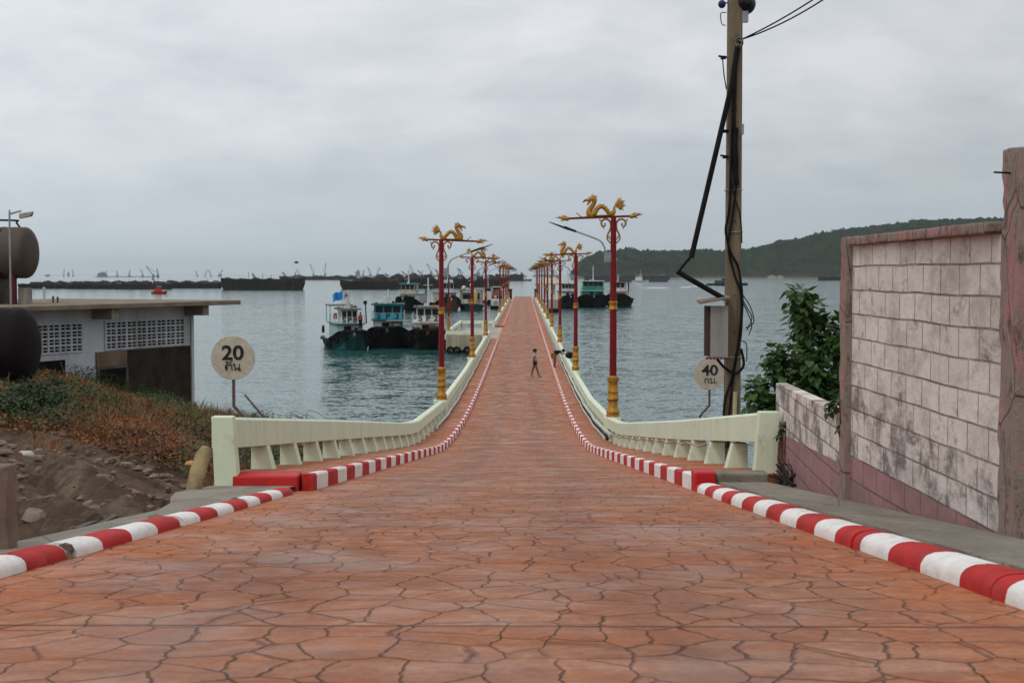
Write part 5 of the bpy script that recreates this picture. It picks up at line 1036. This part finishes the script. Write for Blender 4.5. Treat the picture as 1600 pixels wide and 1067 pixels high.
# ------------------------------------------------------------ barges and ships
M_BARGE = paint('rusty_black_barge_steel', (0.016, 0.014, 0.014), (0.04, 0.025, 0.02), .25, .8, .05, streak=True)
M_BARGE2 = paint('rusty_brown_barge_steel', (0.035, 0.028, 0.025), (0.02, 0.018, 0.017), .2, .85, .05, streak=True)
M_CARGO = paint('dark_bulk_cargo', (0.028, 0.025, 0.022), (0.06, 0.05, 0.042), .15, .95, .2)
M_SHIPG = paint('haze_tinted_pale_ship_grey', (0.24, 0.28, 0.31), (0.18, 0.21, 0.24), .1, .8)  # far ships: distance haze is mixed into this pale colour
M_SHIPD = paint('haze_tinted_slate_ship_grey', (0.13, 0.155, 0.175), (0.10, 0.12, 0.14), .1, .8)  # darker ship grey, likewise lightened with haze in the colour
def crane(parent, x, y, z, h, lean, mat, s=1.0, rr=.5):
    m = MB(); m.box(x - rr * 1.6, x + rr * 1.6, y - rr, y + rr, z, z + h * .3); m.tube([(x, y, z + h * .25), (x + lean * h, y, z + h)], rr * .5, 5); m.tube([(x, y, z + h * .3), (x - .12 * h * (1 if lean > 0 else -1), y, z + h * .55), (x + lean * h, y, z + h)], rr * .25, 4); m.build('crane', mat, parent)
def barge(px, wl, wpx, hpx, label, mat=M_BARGE, cargo=3, rot=4, mound=.5, cranes=()):
    d = CAMZ * FPX / (wl - 428.0); x = at(px, wl, d).x; s_ = d / FPX; L = wpx * s_; H = hpx * s_; W = min(11, L * .28); t = empty('barge', (x, d + W / 2, 0), label, 'barge', 'dark cargo barges at anchor', radians(rot))
    m = MB(); n = 24; top = []; 
    sec = []
    for i in range(n + 1):
        f = i / n; xx = -L / 2 + f * L; e = sst(min(f, 1 - f) / .05); z0 = lerp(H * .55, -1, e); hh = H * (1 + .10 * (1 - sst(min(f, 1 - f) / .16))); w_ = W / 2 * lerp(.8, 1, e); sec.append([(xx, -w_, z0), (xx, -w_, hh), (xx, -w_ + .5, hh), (xx, -w_ + .5, hh - .8), (xx, w_ - .5, hh - .8), (xx, w_ - .5, hh), (xx, w_, hh), (xx, w_, z0)])
    k = 8; m.add([v for r_ in sec for v in r_], [(i * k + j, i * k + (j + 1) % k, (i + 1) * k + (j + 1) % k, (i + 1) * k + j) for i in range(n) for j in range(k)] + [tuple(range(k)), tuple(n * k + j for j in range(k))]); m.build('hull', mat, t)
    m = MB()
    for i in range(9): xx = lerp(-L * .4, L * .4, i / 8); m.box(xx - .12, xx + .12, -W / 2 - .12, -W / 2 - .005, .3, H * .97)
    m.box(-L * .45, L * .45, -W / 2 - .18, -W / 2 - .13, H * .80, H * .88); m.build('fender_ribs', M_CARGO, t)
    for c in range(cargo):
        cx = lerp(-L * .36, L * .36, (c + .5) / cargo); cw = L * .72 / cargo * .5; vs = []; q_ = 10; m = MB()
        for j in range(q_ + 1):
            for i in range(q_ + 1):
                u, v = i / q_ * 2 - 1, j / q_ * 2 - 1; zz = max(0, 1 - max(abs(u), abs(v)) ** 1.7) * mound * H * (1 + .6 * noise.noise(Vector((u * 2 + c + px, v * 2, 1)))); vs.append((cx + u * cw, v * W * .42, H - .75 + zz))
        m.add(vs, [(j * (q_ + 1) + i, j * (q_ + 1) + i + 1, (j + 1) * (q_ + 1) + i + 1, (j + 1) * (q_ + 1) + i) for j in range(q_) for i in range(q_)]); m.build('cargo_mound', M_CARGO, t, fix=False)
    m = MB(); m.box(L * .40, L * .455, -W * .3, W * .3, H * .8, H * 1.38); m.build('deckhouse', M_SHIPD, t); m = MB(); m.box(-L * .46, -L * .42, -W * .2, W * .2, H * .8, H * 1.15); m.build('forecastle', M_SHIPD, t)
    for i in range(6): xx = U(-.45, .45) * L; m = MB(); m.tube([(xx, 0, H * .9), (xx + U(-.4, .4), 0, H * U(1.25, 1.7))], .1, 5); m.build('deck_post', M_CARGO, t)
    for cx, ch, ln in cranes: crane(t, cx * L, 0, H, ch * s_, ln, M_CARGO, 1, .45)
    return t
barge(408, 453, 128, 17, 'long black rusty barge alone on the water right of the barge row', cranes=((.28, 11, -.5), (-.1, 8, -.6)), mound=.22, cargo=4, rot=-2)
barge(586, 452, 112, 13, 'black barge with pointed bow at the left end of the big barge cluster', mound=.5, cranes=((.2, 12, -.7),), rot=5)
barge(668, 450.5, 116, 14, 'black barge with tall cargo heaps behind the left tugboats', mound=.7, cranes=((-.3, 13, -.5), (.15, 16, -.4)), rot=3)
barge(742, 448.5, 105, 13, 'dark barge with cargo heaps behind the left lamp posts', mound=.6, cranes=((.1, 14, .4), (-.2, 16, -.3)), rot=-3)
barge(620, 446, 110, 12, 'second row barge showing above the big barge cluster', M_BARGE2, mound=.6, cranes=((.35, 12, -.6),), rot=2)
barge(796, 439, 44, 10, 'small slate barge near the far end of the pier', M_BARGE2, mound=.2, cargo=2, rot=4)
barge(68, 451, 82, 7, 'black barge at the left end of the distant barge row', mound=.6, rot=3)
barge(145, 451.5, 88, 7.5, 'black barge second from the left in the distant row', mound=.8, rot=-3)
barge(222, 452, 86, 8, 'black barge in the middle of the distant row above the red boat', M_BARGE2, mound=.7, rot=2, cranes=((.2, 10, -.5),))
barge(300, 450.5, 86, 7.5, 'black barge at the right end of the distant row', mound=.6, rot=-2)
barge(92, 446, 92, 5, 'back row barge on the far left showing over the distant row', M_BARGE2, mound=.7, rot=2)
barge(182, 446, 100, 5.5, 'back row barge with low heaps above the middle of the row', M_BARGE2, mound=.7, rot=-2)
barge(290, 446, 104, 5.5, 'back row barge with heaps behind the right part of the row', M_BARGE2, mound=.7, rot=1)
barge(496, 437.5, 120, 5.5, 'thin distant barge low on the horizon between the two barge groups', M_BARGE2, mound=.4, rot=2)
barge(980, 440.5, 134, 9, 'long dark barge in front of the hill foot behind the right tugs', paint('blue_black_barge', (0.045, 0.055, 0.07), None, .3, .8), mound=.15, rot=2)
barge(1298, 438.5, 36, 6, 'dark barge with cyan hut near the wall by the hill foot', mound=.1, cargo=1, rot=3)
def ship(px, wl, wpx, hpx, toppx, label, mat=M_SHIPG, cr=(), house=.8, d=None):
    d = d or 2600.0; s_ = d / FPX; x = at(px, wl, d).x; L = wpx * s_; H = (wl - 428 + 0) * 0 + (CAMZ - (wl - hpx - 428) * s_); top = CAMZ + (428 - (wl - hpx - toppx)) * s_; W = L * .16
    t = empty('cargo_ship', (x, d, 0), label, 'ship', 'hazy cargo ships on the horizon', radians(2)); m = MB()
    m.prism([(-L * .47, -1), (L * .46, -1), (L * .5, H * 1.15), (L * .40, H * 1.12), (L * .36, H), (-L * .5, H)], -W / 2, W / 2); m.build('hull', mat, t)
    hx = -L * .5 + L * house; th_ = top - H; m = MB(); m.box(hx - L * .06, hx + L * .06, -W * .45, W * .45, H, H + th_ * .55); m.box(hx - L * .045, hx + L * .05, -W * .5, W * .5, H + th_ * .55, H + th_ * .72); m.tube([(hx, 0, H + th_ * .7), (hx, 0, H + th_)], 1.0, 5); m.box(hx + L * .02, hx + L * .05, -2, 2, H + th_ * .7, H + th_ * .9); m.build('bridge_house', mat, t)
    for cx, ch, ln in cr: crane(t, cx * L, 0, H - 1, ch * s_, ln, mat, 1, 1.8)
    return t
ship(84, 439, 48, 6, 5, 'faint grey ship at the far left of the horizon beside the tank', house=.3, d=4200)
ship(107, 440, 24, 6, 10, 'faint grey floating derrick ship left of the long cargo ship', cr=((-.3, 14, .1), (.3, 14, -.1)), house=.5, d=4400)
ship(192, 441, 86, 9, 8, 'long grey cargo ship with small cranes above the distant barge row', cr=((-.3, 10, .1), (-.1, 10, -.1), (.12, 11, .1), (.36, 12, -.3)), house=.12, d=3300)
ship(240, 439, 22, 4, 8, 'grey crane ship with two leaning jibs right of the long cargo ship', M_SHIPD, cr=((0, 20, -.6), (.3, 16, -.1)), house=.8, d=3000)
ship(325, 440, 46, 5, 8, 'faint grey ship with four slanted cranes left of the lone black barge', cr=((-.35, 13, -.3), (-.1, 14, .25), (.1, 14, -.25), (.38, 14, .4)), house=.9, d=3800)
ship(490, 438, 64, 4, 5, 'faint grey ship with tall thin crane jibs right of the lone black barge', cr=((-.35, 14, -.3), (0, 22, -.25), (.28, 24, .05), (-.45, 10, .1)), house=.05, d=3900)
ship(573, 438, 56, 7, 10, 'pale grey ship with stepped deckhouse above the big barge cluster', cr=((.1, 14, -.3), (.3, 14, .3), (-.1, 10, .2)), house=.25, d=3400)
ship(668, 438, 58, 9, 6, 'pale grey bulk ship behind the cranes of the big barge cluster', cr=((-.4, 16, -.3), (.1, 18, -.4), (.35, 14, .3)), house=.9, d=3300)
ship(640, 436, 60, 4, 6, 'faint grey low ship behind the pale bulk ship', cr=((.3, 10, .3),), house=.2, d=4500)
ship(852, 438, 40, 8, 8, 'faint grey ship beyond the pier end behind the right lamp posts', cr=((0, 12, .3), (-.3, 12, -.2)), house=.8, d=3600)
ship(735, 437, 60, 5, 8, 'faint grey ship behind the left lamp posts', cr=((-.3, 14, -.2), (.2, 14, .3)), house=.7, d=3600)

m = MB()
for (a, b, wl) in ((1000, 1050, 450), (1062, 1082, 449), (1074, 1103, 447.5)):
    d = CAMZ * FPX / (wl - 428.0); p = at(a, wl, d); q2 = at(b, wl, d); n = 14; vs = []
    for i in range(n + 1): f = i / n; wd_ = 7 * sin(pi * f) ** .5 * (1 + .4 * noise.noise(Vector((i, a, 0)))); vs += [(lerp(p.x, q2.x, f), d - wd_, .05), (lerp(p.x, q2.x, f), d, .35 * sin(pi * f) + .06), (lerp(p.x, q2.x, f), d + wd_, .05)]
    m.add(vs, [(i * 3 + j, i * 3 + j + 1, i * 3 + j + 4, i * 3 + j + 3) for i in range(n) for j in (0, 1)])
o = m.build('wake', paint('white_foam', (0.62, 0.66, 0.67), (0.35, 0.42, 0.43), .5, .9), None, fix=False); o['kind'] = 'stuff'; tag(o, 'white foam of boat wakes on the bay before the hill', 'foam')

# ------------------------------------------------------------ hill across the bay
RID = [(880, 432), (900, 418), (908, 408), (918, 401), (930, 396), (945, 391), (965, 389.5), (985, 389), (1003, 391.5), (1040, 392), (1070, 391), (1100, 390), (1130, 391), (1161, 389), (1185, 387), (1209, 379), (1229, 374), (1249, 372.5), (1273, 366), (1296, 362), (1330, 357), (1360, 353), (1420, 346), (1480, 343), (1540, 342), (1580, 341), (1660, 345), (1800, 352), (2000, 372), (2200, 395), (2500, 430)]
D0 = 2250.0
def ridge(px):
    for (a, b), (c, e) in zip(RID, RID[1:]):
        if px <= c: return lerp(b, e, (px - a) / (c - a))
    return 430
m = MB(); vs = []; NX, NY = 900, 44
for j in range(NY + 1):
    v = j / NY
    for i in range(NX + 1):
        px = lerp(896, 2480, (i / NX) ** 1.5); y = D0 + v * 900 + 25 * noise.noise(Vector((px * .01, 3, 3))); yr = D0 + 420; X = at(px, 428, yr).x
        Hh = (428 - ridge(px)) * (yr / FPX) + CAMZ - 5; prof = sin(min(1, v / .467) * pi / 2) ** .9 if v < .467 else cos((v - .467) / .533 * pi / 2) ** .8
        X2 = X * (y / yr) ** .35
        gul = noise.fractal(Vector((X * .006, y * .004, 2)), 1, 2, 4) * .22 * (1 - abs(prof * 2 - 1)); z = Hh * max(0, min(1, prof + gul)) 
        n1 = noise.noise(Vector((X * .07, y * .07, 0))) * 7.0 + abs(noise.noise(Vector((X * .15, y * .15, 5)))) * 7.0
        vs.append((X2, y, z + n1 * min(1, v * 9) * min(1, Hh / 10 if Hh > 0 else 0) + 1.2 if j else -.5))
k = NX + 1; m.add(vs, [(j * k + i, j * k + i + 1, (j + 1) * k + i + 1, (j + 1) * k + i) for j in range(NY) for i in range(NX)])
def m_hill():
    g = G('wooded_hill'); x, y, z = g.sep(); n = g.noise(.012, 7, .65); c = g.voro(.085, 'F1', None, 'Distance'); cc = g.sep(g.voro(.085, 'F1', None, 'Color'))
    col = g.mix(g.ramp(n, .35, .65), (0.008, 0.022, 0.008), (0.024, 0.042, 0.014)); col = g.mix(g.ramp(cc[0], .3, 1, 0, .7), col, (0.045, 0.062, 0.022)); col = g.mix(g.ramp(cc[1], .6, 1, 0, .6), col, (0.006, 0.010, 0.007))
    sh = g.math('ADD', z, g.math('MULTIPLY', g.noise(.02, 6, .7), 22)); col = g.mix(g.ramp(sh, 12, 19, .85, 0), col, (0.10, 0.062, 0.045))
    col = g.mix(g.ramp(g.math('ADD', z, g.math('MULTIPLY', g.noise(.03, 5), 3)), 3.0, 4.2, .9, 0), col, (0.22, 0.18, 0.15))
    return g.done(col, 1, g.bump(g.math('ADD', g.math('MULTIPLY', c, -1), g.noise(.4, 4, .7)), 6.0, 1), spec=.05)
struct(m.build('hill', m_hill(), fix=False, smooth='all'))
def hill_top(px): yr = D0 + 420; return at(px, 428, yr).x, yr, (428 - ridge(px)) * (yr / FPX) + CAMZ - 5
M_TREEFAR = leafmat('far_tree_leaf', (0.020, 0.032, 0.020), (0.04, 0.05, 0.03), .3, .1)
for i, (px, h, r_) in enumerate(((925, 8, 4), (1000, 7, 4), (1097, 12, 6), (1104, 9, 5), (1161, 10, 6), (1168, 8, 5), (1216, 7, 5), (1243, 8, 6), (1262, 8, 5), (1274, 15, 6), (1282, 9, 5), (1300, 14, 6), (1306, 12, 5), (1360, 9, 6), (1388, 10, 6), (1421, 12, 6), (1432, 9, 6), (1461, 9, 6), (1500, 8, 6), (1548, 9, 6))):
    x, y, z = hill_top(px); s = y / FPX; t = empty('ridge_tree', (x, y, z), f'dark tree standing up from the hill ridge, {ORD[i] if i < 11 else ["twelfth","thirteenth","fourteenth","fifteenth","sixteenth","seventeenth","eighteenth","nineteenth","twentieth"][i-11]} from the left end of the hill', 'tree', 'trees on the hill ridge')
    m = MB(); h *= .62; r_ *= .62; m.tube([(0, 0, -4), (0, 0, h * .8)], [.5, .2], 5); m.build('trunk', M_STEM, t); m = MB()
    for k in range(150):
        a = Vector((U(-1, 1), U(-1, 1), U(-.7, 1))); 
        if a.length > 1: a.normalize()
        c = Vector((a.x * r_, a.y * r_, h * .42 + a.z * h * .55)) * 1.0; leaf(m, c, Vector((U(-1, 1), U(-1, 1), U(-1, .4))), Vector((0, 0, 1)), U(.9, 1.6))
    m.build('crown', M_TREEFAR, t, fix=False)
x, y, z = hill_top(985); t = empty('hilltop_pavilion', (x, y, z), 'tiny grey building on top of the headland', 'building'); m = MB(); m.box(-7, 7, -5, 5, -4, 5); m.build('wall', M_SHIPG, t); m = MB(); m.hexa([(-9, -6, 5), (9, -6, 5), (9, 6, 5), (-9, 6, 5)], [(-4, -1, 8), (4, -1, 8), (4, 1, 8), (-4, 1, 8)]); m.build('roof', M_SHIPD, t)
x0 = at(1150, 435, 2245); 
for i, (a, w_) in enumerate(((1206, 12), (1219, 9))):
    p = at(a, 434, 2242); t = empty('beach_hut', (p.x, 2242, 1.0), ('long pale hut on the shore at the hill foot', 'smaller pale hut right of the long shore hut')[i], 'hut'); m = MB(); m.box(-w_ / 2, w_ / 2, -3, 3, -1.5, 2.2); m.build('wall', M_CREAM, t); m = MB(); m.prism([(-w_ / 2 - 1, 2.2), (w_ / 2 + 1, 2.2), (0, 4.5)], -3.5, 3.5); m.build('roof', M_CONCL, t)

# ------------------------------------------------------------ far end of the pier
t = empty('pavilion', (5.6, 345, DECK), 'cream open pavilion with white columns at the far end of the pier on the right', 'pavilion')
m = MB(); m.box(3.2, 9.6, 338, 352, DECK - .5, DECK - .01); part(m, 'floor', M_CONCL, t)
m = MB(); m.box(2.7, 10.0, 337, 353, DECK + 3.7, DECK + 4.0); m.hexa([(2.7, 337, DECK + 4), (10, 337, DECK + 4), (10, 353, DECK + 4), (2.7, 353, DECK + 4)], [(5, 342, DECK + 5.3), (8, 342, DECK + 5.3), (8, 348, DECK + 5.3), (5, 348, DECK + 5.3)]); part(m, 'roof', M_CREAM, t)
for i in range(4):
    for y in (338.5, 344.5, 351): m = MB(); m.lathe([(.22, 0), (.22, .2), (.15, .25), (.15, 3.6), (.22, 3.7)], 10, (3.5 + i * 1.95, y, DECK)); part(m, 'column', M_WHITE, t, True)
M_GATE = paint('dark_brown_post', (0.04, 0.02, 0.018), None, 3, .7)
for i, x in enumerate((-3.2, 3.05)):
    t = empty('gate_post', (x, 352, DECK), ('dark brown gate post on the left at the end of the pier', 'dark brown gate post on the right at the end of the pier')[i], 'post', 'gate posts at the pier end'); m = MB(); m.box(-.35, .35, -.35, .35, 0, 2.3); bevel(m.build('shaft', M_GATE, t), .03); m = MB(); m.box(-.5, .5, -.5, .5, 2.301, 2.55); bevel(m.build('cap', M_GATE, t), .03)
t = empty('gangway', (-5.5, 330, DECK), 'red railed gangway with white posts left of the far pier end', 'gangway')
m = MB()
for i in range(9): x = -7.4 + i * .5; z = DECK + i * .12; m.box(x, x + .07, 329.9, 330.0, z, z + 2.3)
part(m, 'posts', M_WHITE, t)
m = MB()
for k in (0.9, 1.5, 2.2): m.tube([(-7.5, 329.87, DECK + k), (-3.3, 329.87, DECK + k + 1.05)], .1, 6)
part(m, 'rails', M_REDB, t); m = MB(); m.hexa([(-7.6, 328.8, 0), (-3.5, 328.8, 0), (-3.5, 331.5, 0), (-7.6, 331.5, 0)], [(-7.6, 328.8, DECK), (-3.5, 328.8, DECK + .8), (-3.5, 331.5, DECK + .8), (-7.6, 331.5, DECK)]); part(m, 'ramp', M_CONCL, t)
for i, (px, wl, wpx, top, lab) in enumerate(((774, 483, 13, 468, 'pale concrete mooring block with stencilled number left of the pier'), (864, 488, 16, 468, 'pale concrete mooring block right of the pier behind the lamp posts'))):
    d = CAMZ * FPX / (wl - 428.0); c = at(px, wl, d); s_ = d / FPX; w_ = wpx * s_ / 2; zt = CAMZ - (top - 428) * s_; t = empty('mooring_block', (c.x, d + 2, 0), lab, 'mooring block', 'concrete mooring blocks beside the pier'); m = MB(); m.box(-w_, w_, -1.5, 4, .7, zt); bevel(m.build('block', M_CONCL if i else M_WHITE, t), .08)
    m = MB(); m.box(-w_ - .2, w_ + .2, -1.9, 4, -1.5, .698); m.build('fender_base', M_BLACK, t); m = MB(); m.lathe([(.25, zt), (.22, zt + .3), (.3, zt + .6), (.18, zt + .9)], 10, (0, -.6, 0)); m.build('bollard', M_YEL if i == 0 else M_WHITE, t, True)
    if i == 0: text_mesh('20', .9, 'number', M_INK, t, (0, -1.52, zt - .75), (pi / 2, 0, 0), .01)

# ------------------------------------------------------------ people and bird
M_SKIN = paint('tan_skin', (0.17, 0.08, 0.05), (0.14, 0.065, 0.04), 8, .55, .001)
M_HAIR = paint('black_hair', (0.012, 0.010, 0.010), None, 8, .5)
def skinned(name, verts, edges, radii, mat, parent, sub=2):
    me = bpy.data.meshes.new(name); me.from_pydata(verts, edges, []); o = bpy.data.objects.new(name, me); COL.objects.link(o)
    s = o.modifiers.new('skin', 'SKIN'); s.use_smooth_shade = True
    for i, r_ in enumerate(radii):
        rr = r_ if isinstance(r_, tuple) else (r_, r_); me.skin_vertices[0].data[i].radius = rr
    me.skin_vertices[0].data[0].use_root = True
    u = o.modifiers.new('sub', 'SUBSURF'); u.levels = sub; u.render_levels = sub
    bpy.context.view_layer.update(); ev = o.evaluated_get(bpy.context.evaluated_depsgraph_get()); nm = bpy.data.meshes.new_from_object(ev); bpy.data.objects.remove(o)
    nm.materials.clear(); nm.materials.append(mat); o = bpy.data.objects.new(name, nm); COL.objects.link(o); o.parent = parent
    for p in nm.polygons: p.use_smooth = True
    return o
def person(name_loc, rz_, label, J, scale, clothes, hair_m, group=None):
    """J: joints dict in metres, facing +x"""
    t = empty('person', name_loc, label, 'person', group, rz_); t.scale = (scale,) * 3
    names = ['pelvis', 'belly', 'chest', 'neck', 'head0', 'head1', 'shL', 'elL', 'wrL', 'haL', 'shR', 'elR', 'wrR', 'haR', 'hipL', 'knL', 'anL', 'toL', 'hipR', 'knR', 'anR', 'toR']
    V = [J[n] for n in names]; E = [(0, 1), (1, 2), (2, 3), (3, 4), (4, 5), (2, 6), (6, 7), (7, 8), (8, 9), (2, 10), (10, 11), (11, 12), (12, 13), (0, 14), (14, 15), (15, 16), (16, 17), (0, 18), (18, 19), (19, 20), (20, 21)]
    Rr = [(.13, .15), (.095, .12), (.10, .13), .05, .07, .075, .058, .044, .032, .026, .058, .044, .032, .026, .098, .066, .050, .038, .098, .066, .050, .038]
    skinned('body', V, E, Rr, M_SKIN, t)
    for nm, keys, ed, rr, mt in clothes: skinned(nm, [J[k] if isinstance(k, str) else k for k in keys], ed, rr, mt, t)
    h0 = Vector(J['head0']); h1 = Vector(J['head1']); up = (h1 - h0).normalized(); c = h0.lerp(h1, .6); fw = Vector((1, 0, 0)); fw = (fw - up * fw.dot(up)).normalized()
    m = MB(); m.ball(c - fw * .025 + up * .03, (.098, .085, .105), 14); m.ball(c - fw * .13 + up * .02, .045, 10); m.tube([c - fw * .1, c - fw * .12 - up * .12], [.05, .015], 8); m.build('hair', hair_m, t, 'all')
    m = MB(); m.ball(c + fw * .088 - up * .0, (.012, .012, .016), 6); m.build('nose', M_SKIN, t, 'all')
    m = MB(); [m.ball(c + fw * .075 + up * .022 + Vector((0, s * .03, 0)), .009, 6) for s in (-1, 1)]; m.build('eyes', M_HAIR, t)
    for h, w2 in (('haL', 'wrL'), ('haR', 'wrR')):
        a = Vector(J[h]); dr = (a - Vector(J[w2])).normalized(); sd_ = dr.orthogonal().normalized(); m = MB()
        for k in range(4): o = sd_ * (k - 1.5) * .017; m.tube([a + o - dr * .01, a + o + dr * (.045 + .006 * (k in (1, 2))), a + o + dr * (.075 + .01 * (k in (1, 2))) + Vector((.015, 0, 0))], [.0085, .008, .006], 6)
        m.tube([a - sd_ * .02 - dr * .03, a - sd_ * .045 + dr * .015], [.01, .007], 6); m.build('fingers', M_SKIN, t, 'all')
    return t
def m_top():
    g = G('patterned_top'); v = g.voro(14, 'F1'); col = g.mix(g.ramp(v, .44, .5), (0.05, 0.02, 0.035), (0.5, 0.48, 0.5)); return g.done(col, .8)
J1 = dict(pelvis=(0, 0, .90), belly=(.01, 0, 1.05), chest=(.02, 0, 1.25), neck=(.03, 0, 1.43), head0=(.04, 0, 1.50), head1=(.05, 0, 1.60), shL=(.02, .16, 1.34), elL=(-.02, .19, 1.10), wrL=(.10, .17, .92), haL=(.13, .16, .86),
          shR=(.02, -.16, 1.34), elR=(-.07, -.19, 1.10), wrR=(-.10, -.17, .88), haR=(-.09, -.16, .81), hipL=(.01, .08, .84), knL=(-.10, .09, .48), anL=(-.20, .09, .09), toL=(-.09, .09, .035), hipR=(.02, -.08, .84), knR=(.14, -.09, .47), anR=(.25, -.09, .07), toR=(.39, -.09, .045))
p = at(835, 590, 85.0); ypos = 86.0
M_TOP = m_top(); M_SHORT = paint('dark_shorts', (0.03, 0.012, 0.015), None, 8, .8)
person((at(835.5, 588, ypos).x, ypos, rz(ypos) + .004), 0, 'woman walking across the pier in patterned top and dark shorts', J1, 1.02,
       [('top', ['chest', 'belly', (0, 0, .95), 'shL', (.0, .175, 1.22), 'shR', (-.01, -.175, 1.22), (.025, 0, 1.38)], [(0, 1), (1, 2), (0, 3), (3, 4), (0, 5), (5, 6), (0, 7)], [(.14, .165), (.13, .155), (.14, .165), .08, .072, .08, .072, .075], M_TOP),
        ('shorts', ['pelvis', 'hipL', (-.04, .085, .68), 'hipR', (.07, -.085, .68), (0, 0, .97)], [(0, 1), (1, 2), (0, 3), (3, 4), (0, 5)], [(.15, .17), .128, .112, .128, .112, (.135, .155)], M_SHORT)], M_HAIR)
J2 = dict(pelvis=(-.12, 0, .88), belly=(.0, 0, .98), chest=(.20, 0, 1.05), neck=(.36, 0, 1.06), head0=(.43, 0, 1.06), head1=(.54, 0, 1.07), shL=(.27, .16, 1.04), elL=(.42, .20, .90), wrL=(.62, .16, .92), haL=(.68, .14, .93),
          shR=(.27, -.16, 1.04), elR=(.42, -.20, .90), wrR=(.62, -.16, .92), haR=(.68, -.14, .93), hipL=(-.12, .09, .82), knL=(-.06, .10, .46), anL=(-.12, .10, .09), toL=(.0, .10, .035), hipR=(-.12, -.09, .82), knR=(-.02, -.10, .46), anR=(-.06, -.10, .09), toR=(.06, -.10, .035))
yp = 92.0
person((2.08, yp, rz(yp) + KH - .005), 0, 'person in black shirt and olive yellow shorts bending over the right railing', J2, 1.0,
       [('shirt', ['chest', 'belly', (-.08, 0, .92), 'shL', (.33, .185, .99), 'shR', (.33, -.185, .99)], [(0, 1), (1, 2), (0, 3), (3, 4), (0, 5), (5, 6)], [(.16, .18), (.155, .18), (.155, .18), .09, .08, .09, .08], M_BLACK),
        ('shorts', ['pelvis', 'hipL', (-.09, .10, .56), 'hipR', (-.07, -.10, .56)], [(0, 1), (1, 2), (0, 3), (3, 4)], [(.17, .18), .14, .13, .14, .13], paint('olive_yellow_cloth', (0.24, 0.17, 0.02), (0.10, 0.12, 0.02), 6, .8))], M_HAIR)
m = MB(); m.ball((0, 0, .2), (.3, .2, .2), 12); m.v = [tuple(Vector(v) * (1 + .25 * noise.noise(Vector(v) * 5))) for v in m.v]; m.tube(spline([(-.12, 0, .33), (-.1, 0, .5), (.1, 0, .5), (.12, 0, .33)], 4), .015, 5)
o = m.build('black_bag', M_BLACK, None, 'all'); o.location = (2.98, 91.2, rz(91) + RT); tag(o, 'black bag resting on the right railing beside the bending person', 'bag')
d = CAMZ * FPX / (548 - 428.0) + 2.6; pp = at(562, 505, d)
J3 = {k: tuple(v) for k, v in J1.items()}; J3.update(knL=(-.02, .09, .48), anL=(-.02, .09, .09), toL=(.1, .09, .035), knR=(.02, -.09, .47), anR=(.0, -.09, .09), toR=(.12, -.09, .035))
person((pp.x + .05, d + .2, 2.05), radians(-60), 'person in red jacket standing on the deck of the teal hulled tugboat', J3, 1.0,
       [('jacket', ['chest', 'belly', (0, 0, .95), 'shL', 'elL', 'wrL', 'shR', 'elR', 'wrR'], [(0, 1), (1, 2), (0, 3), (3, 4), (4, 5), (0, 6), (6, 7), (7, 8)], [(.14, .16), (.13, .15), (.13, .15), .075, .06, .05, .075, .06, .05], M_REDB),
        ('trousers', ['pelvis', 'hipL', 'knL', 'anL', 'hipR', 'knR', 'anR'], [(0, 1), (1, 2), (2, 3), (0, 4), (4, 5), (5, 6)], [(.13, .15), .11, .08, .07, .11, .08, .07], M_SHORT)], M_HAIR)
p = at(463, 411, 160); t = empty('bird', tuple(p), 'small black bird flying over the lone barge', 'bird')
m = MB(); P = [(-.28, 0, .0), (-.16, 0, .0), (0, 0, .02), (.16, 0, .03), (.24, 0, .05), (.33, 0, .02)]; m.tube(P, [.01, .04, .075, .05, .04, .005], 8)
for s in (-1, 1): m.add([(-.08, s * .04, .03), (.1, s * .04, .03), (.08, s * .3, .2), (-.02, s * .62, .10), (-.1, s * .3, .18), (-.08, s * .04, .015), (.1, s * .04, .015), (.08, s * .3, .185), (-.02, s * .62, .09), (-.1, s * .3, .165)], [(0, 1, 2, 4), (4, 2, 3), (5, 9, 7, 6), (9, 8, 7), (0, 4, 9, 5), (4, 3, 8, 9), (3, 2, 7, 8), (2, 1, 6, 7)])
m.build('body', M_BLACK, t, 'all'); t.rotation_euler = (0, 0, .5)

# ------------------------------------------------------------ haze
HZ = 0.00005
m = MB(); m.box(-21000, 21000, -21000, 21000, -5, 190); hz = m.build('haze', bpy.data.materials.new('haze_air')); hz['kind'] = 'stuff'
hm = hz.data.materials[0]; hm.use_nodes = True; nt = hm.node_tree; nt.nodes.clear(); o_ = nt.nodes.new('ShaderNodeOutputMaterial'); v_ = nt.nodes.new('ShaderNodeVolumePrincipled')
v_.inputs['Color'].default_value = (0.80, 0.86, 0.90, 1); v_.inputs['Density'].default_value = HZ; v_.inputs['Anisotropy'].default_value = 0.2; nt.links.new(v_.outputs[0], o_.inputs['Volume'])
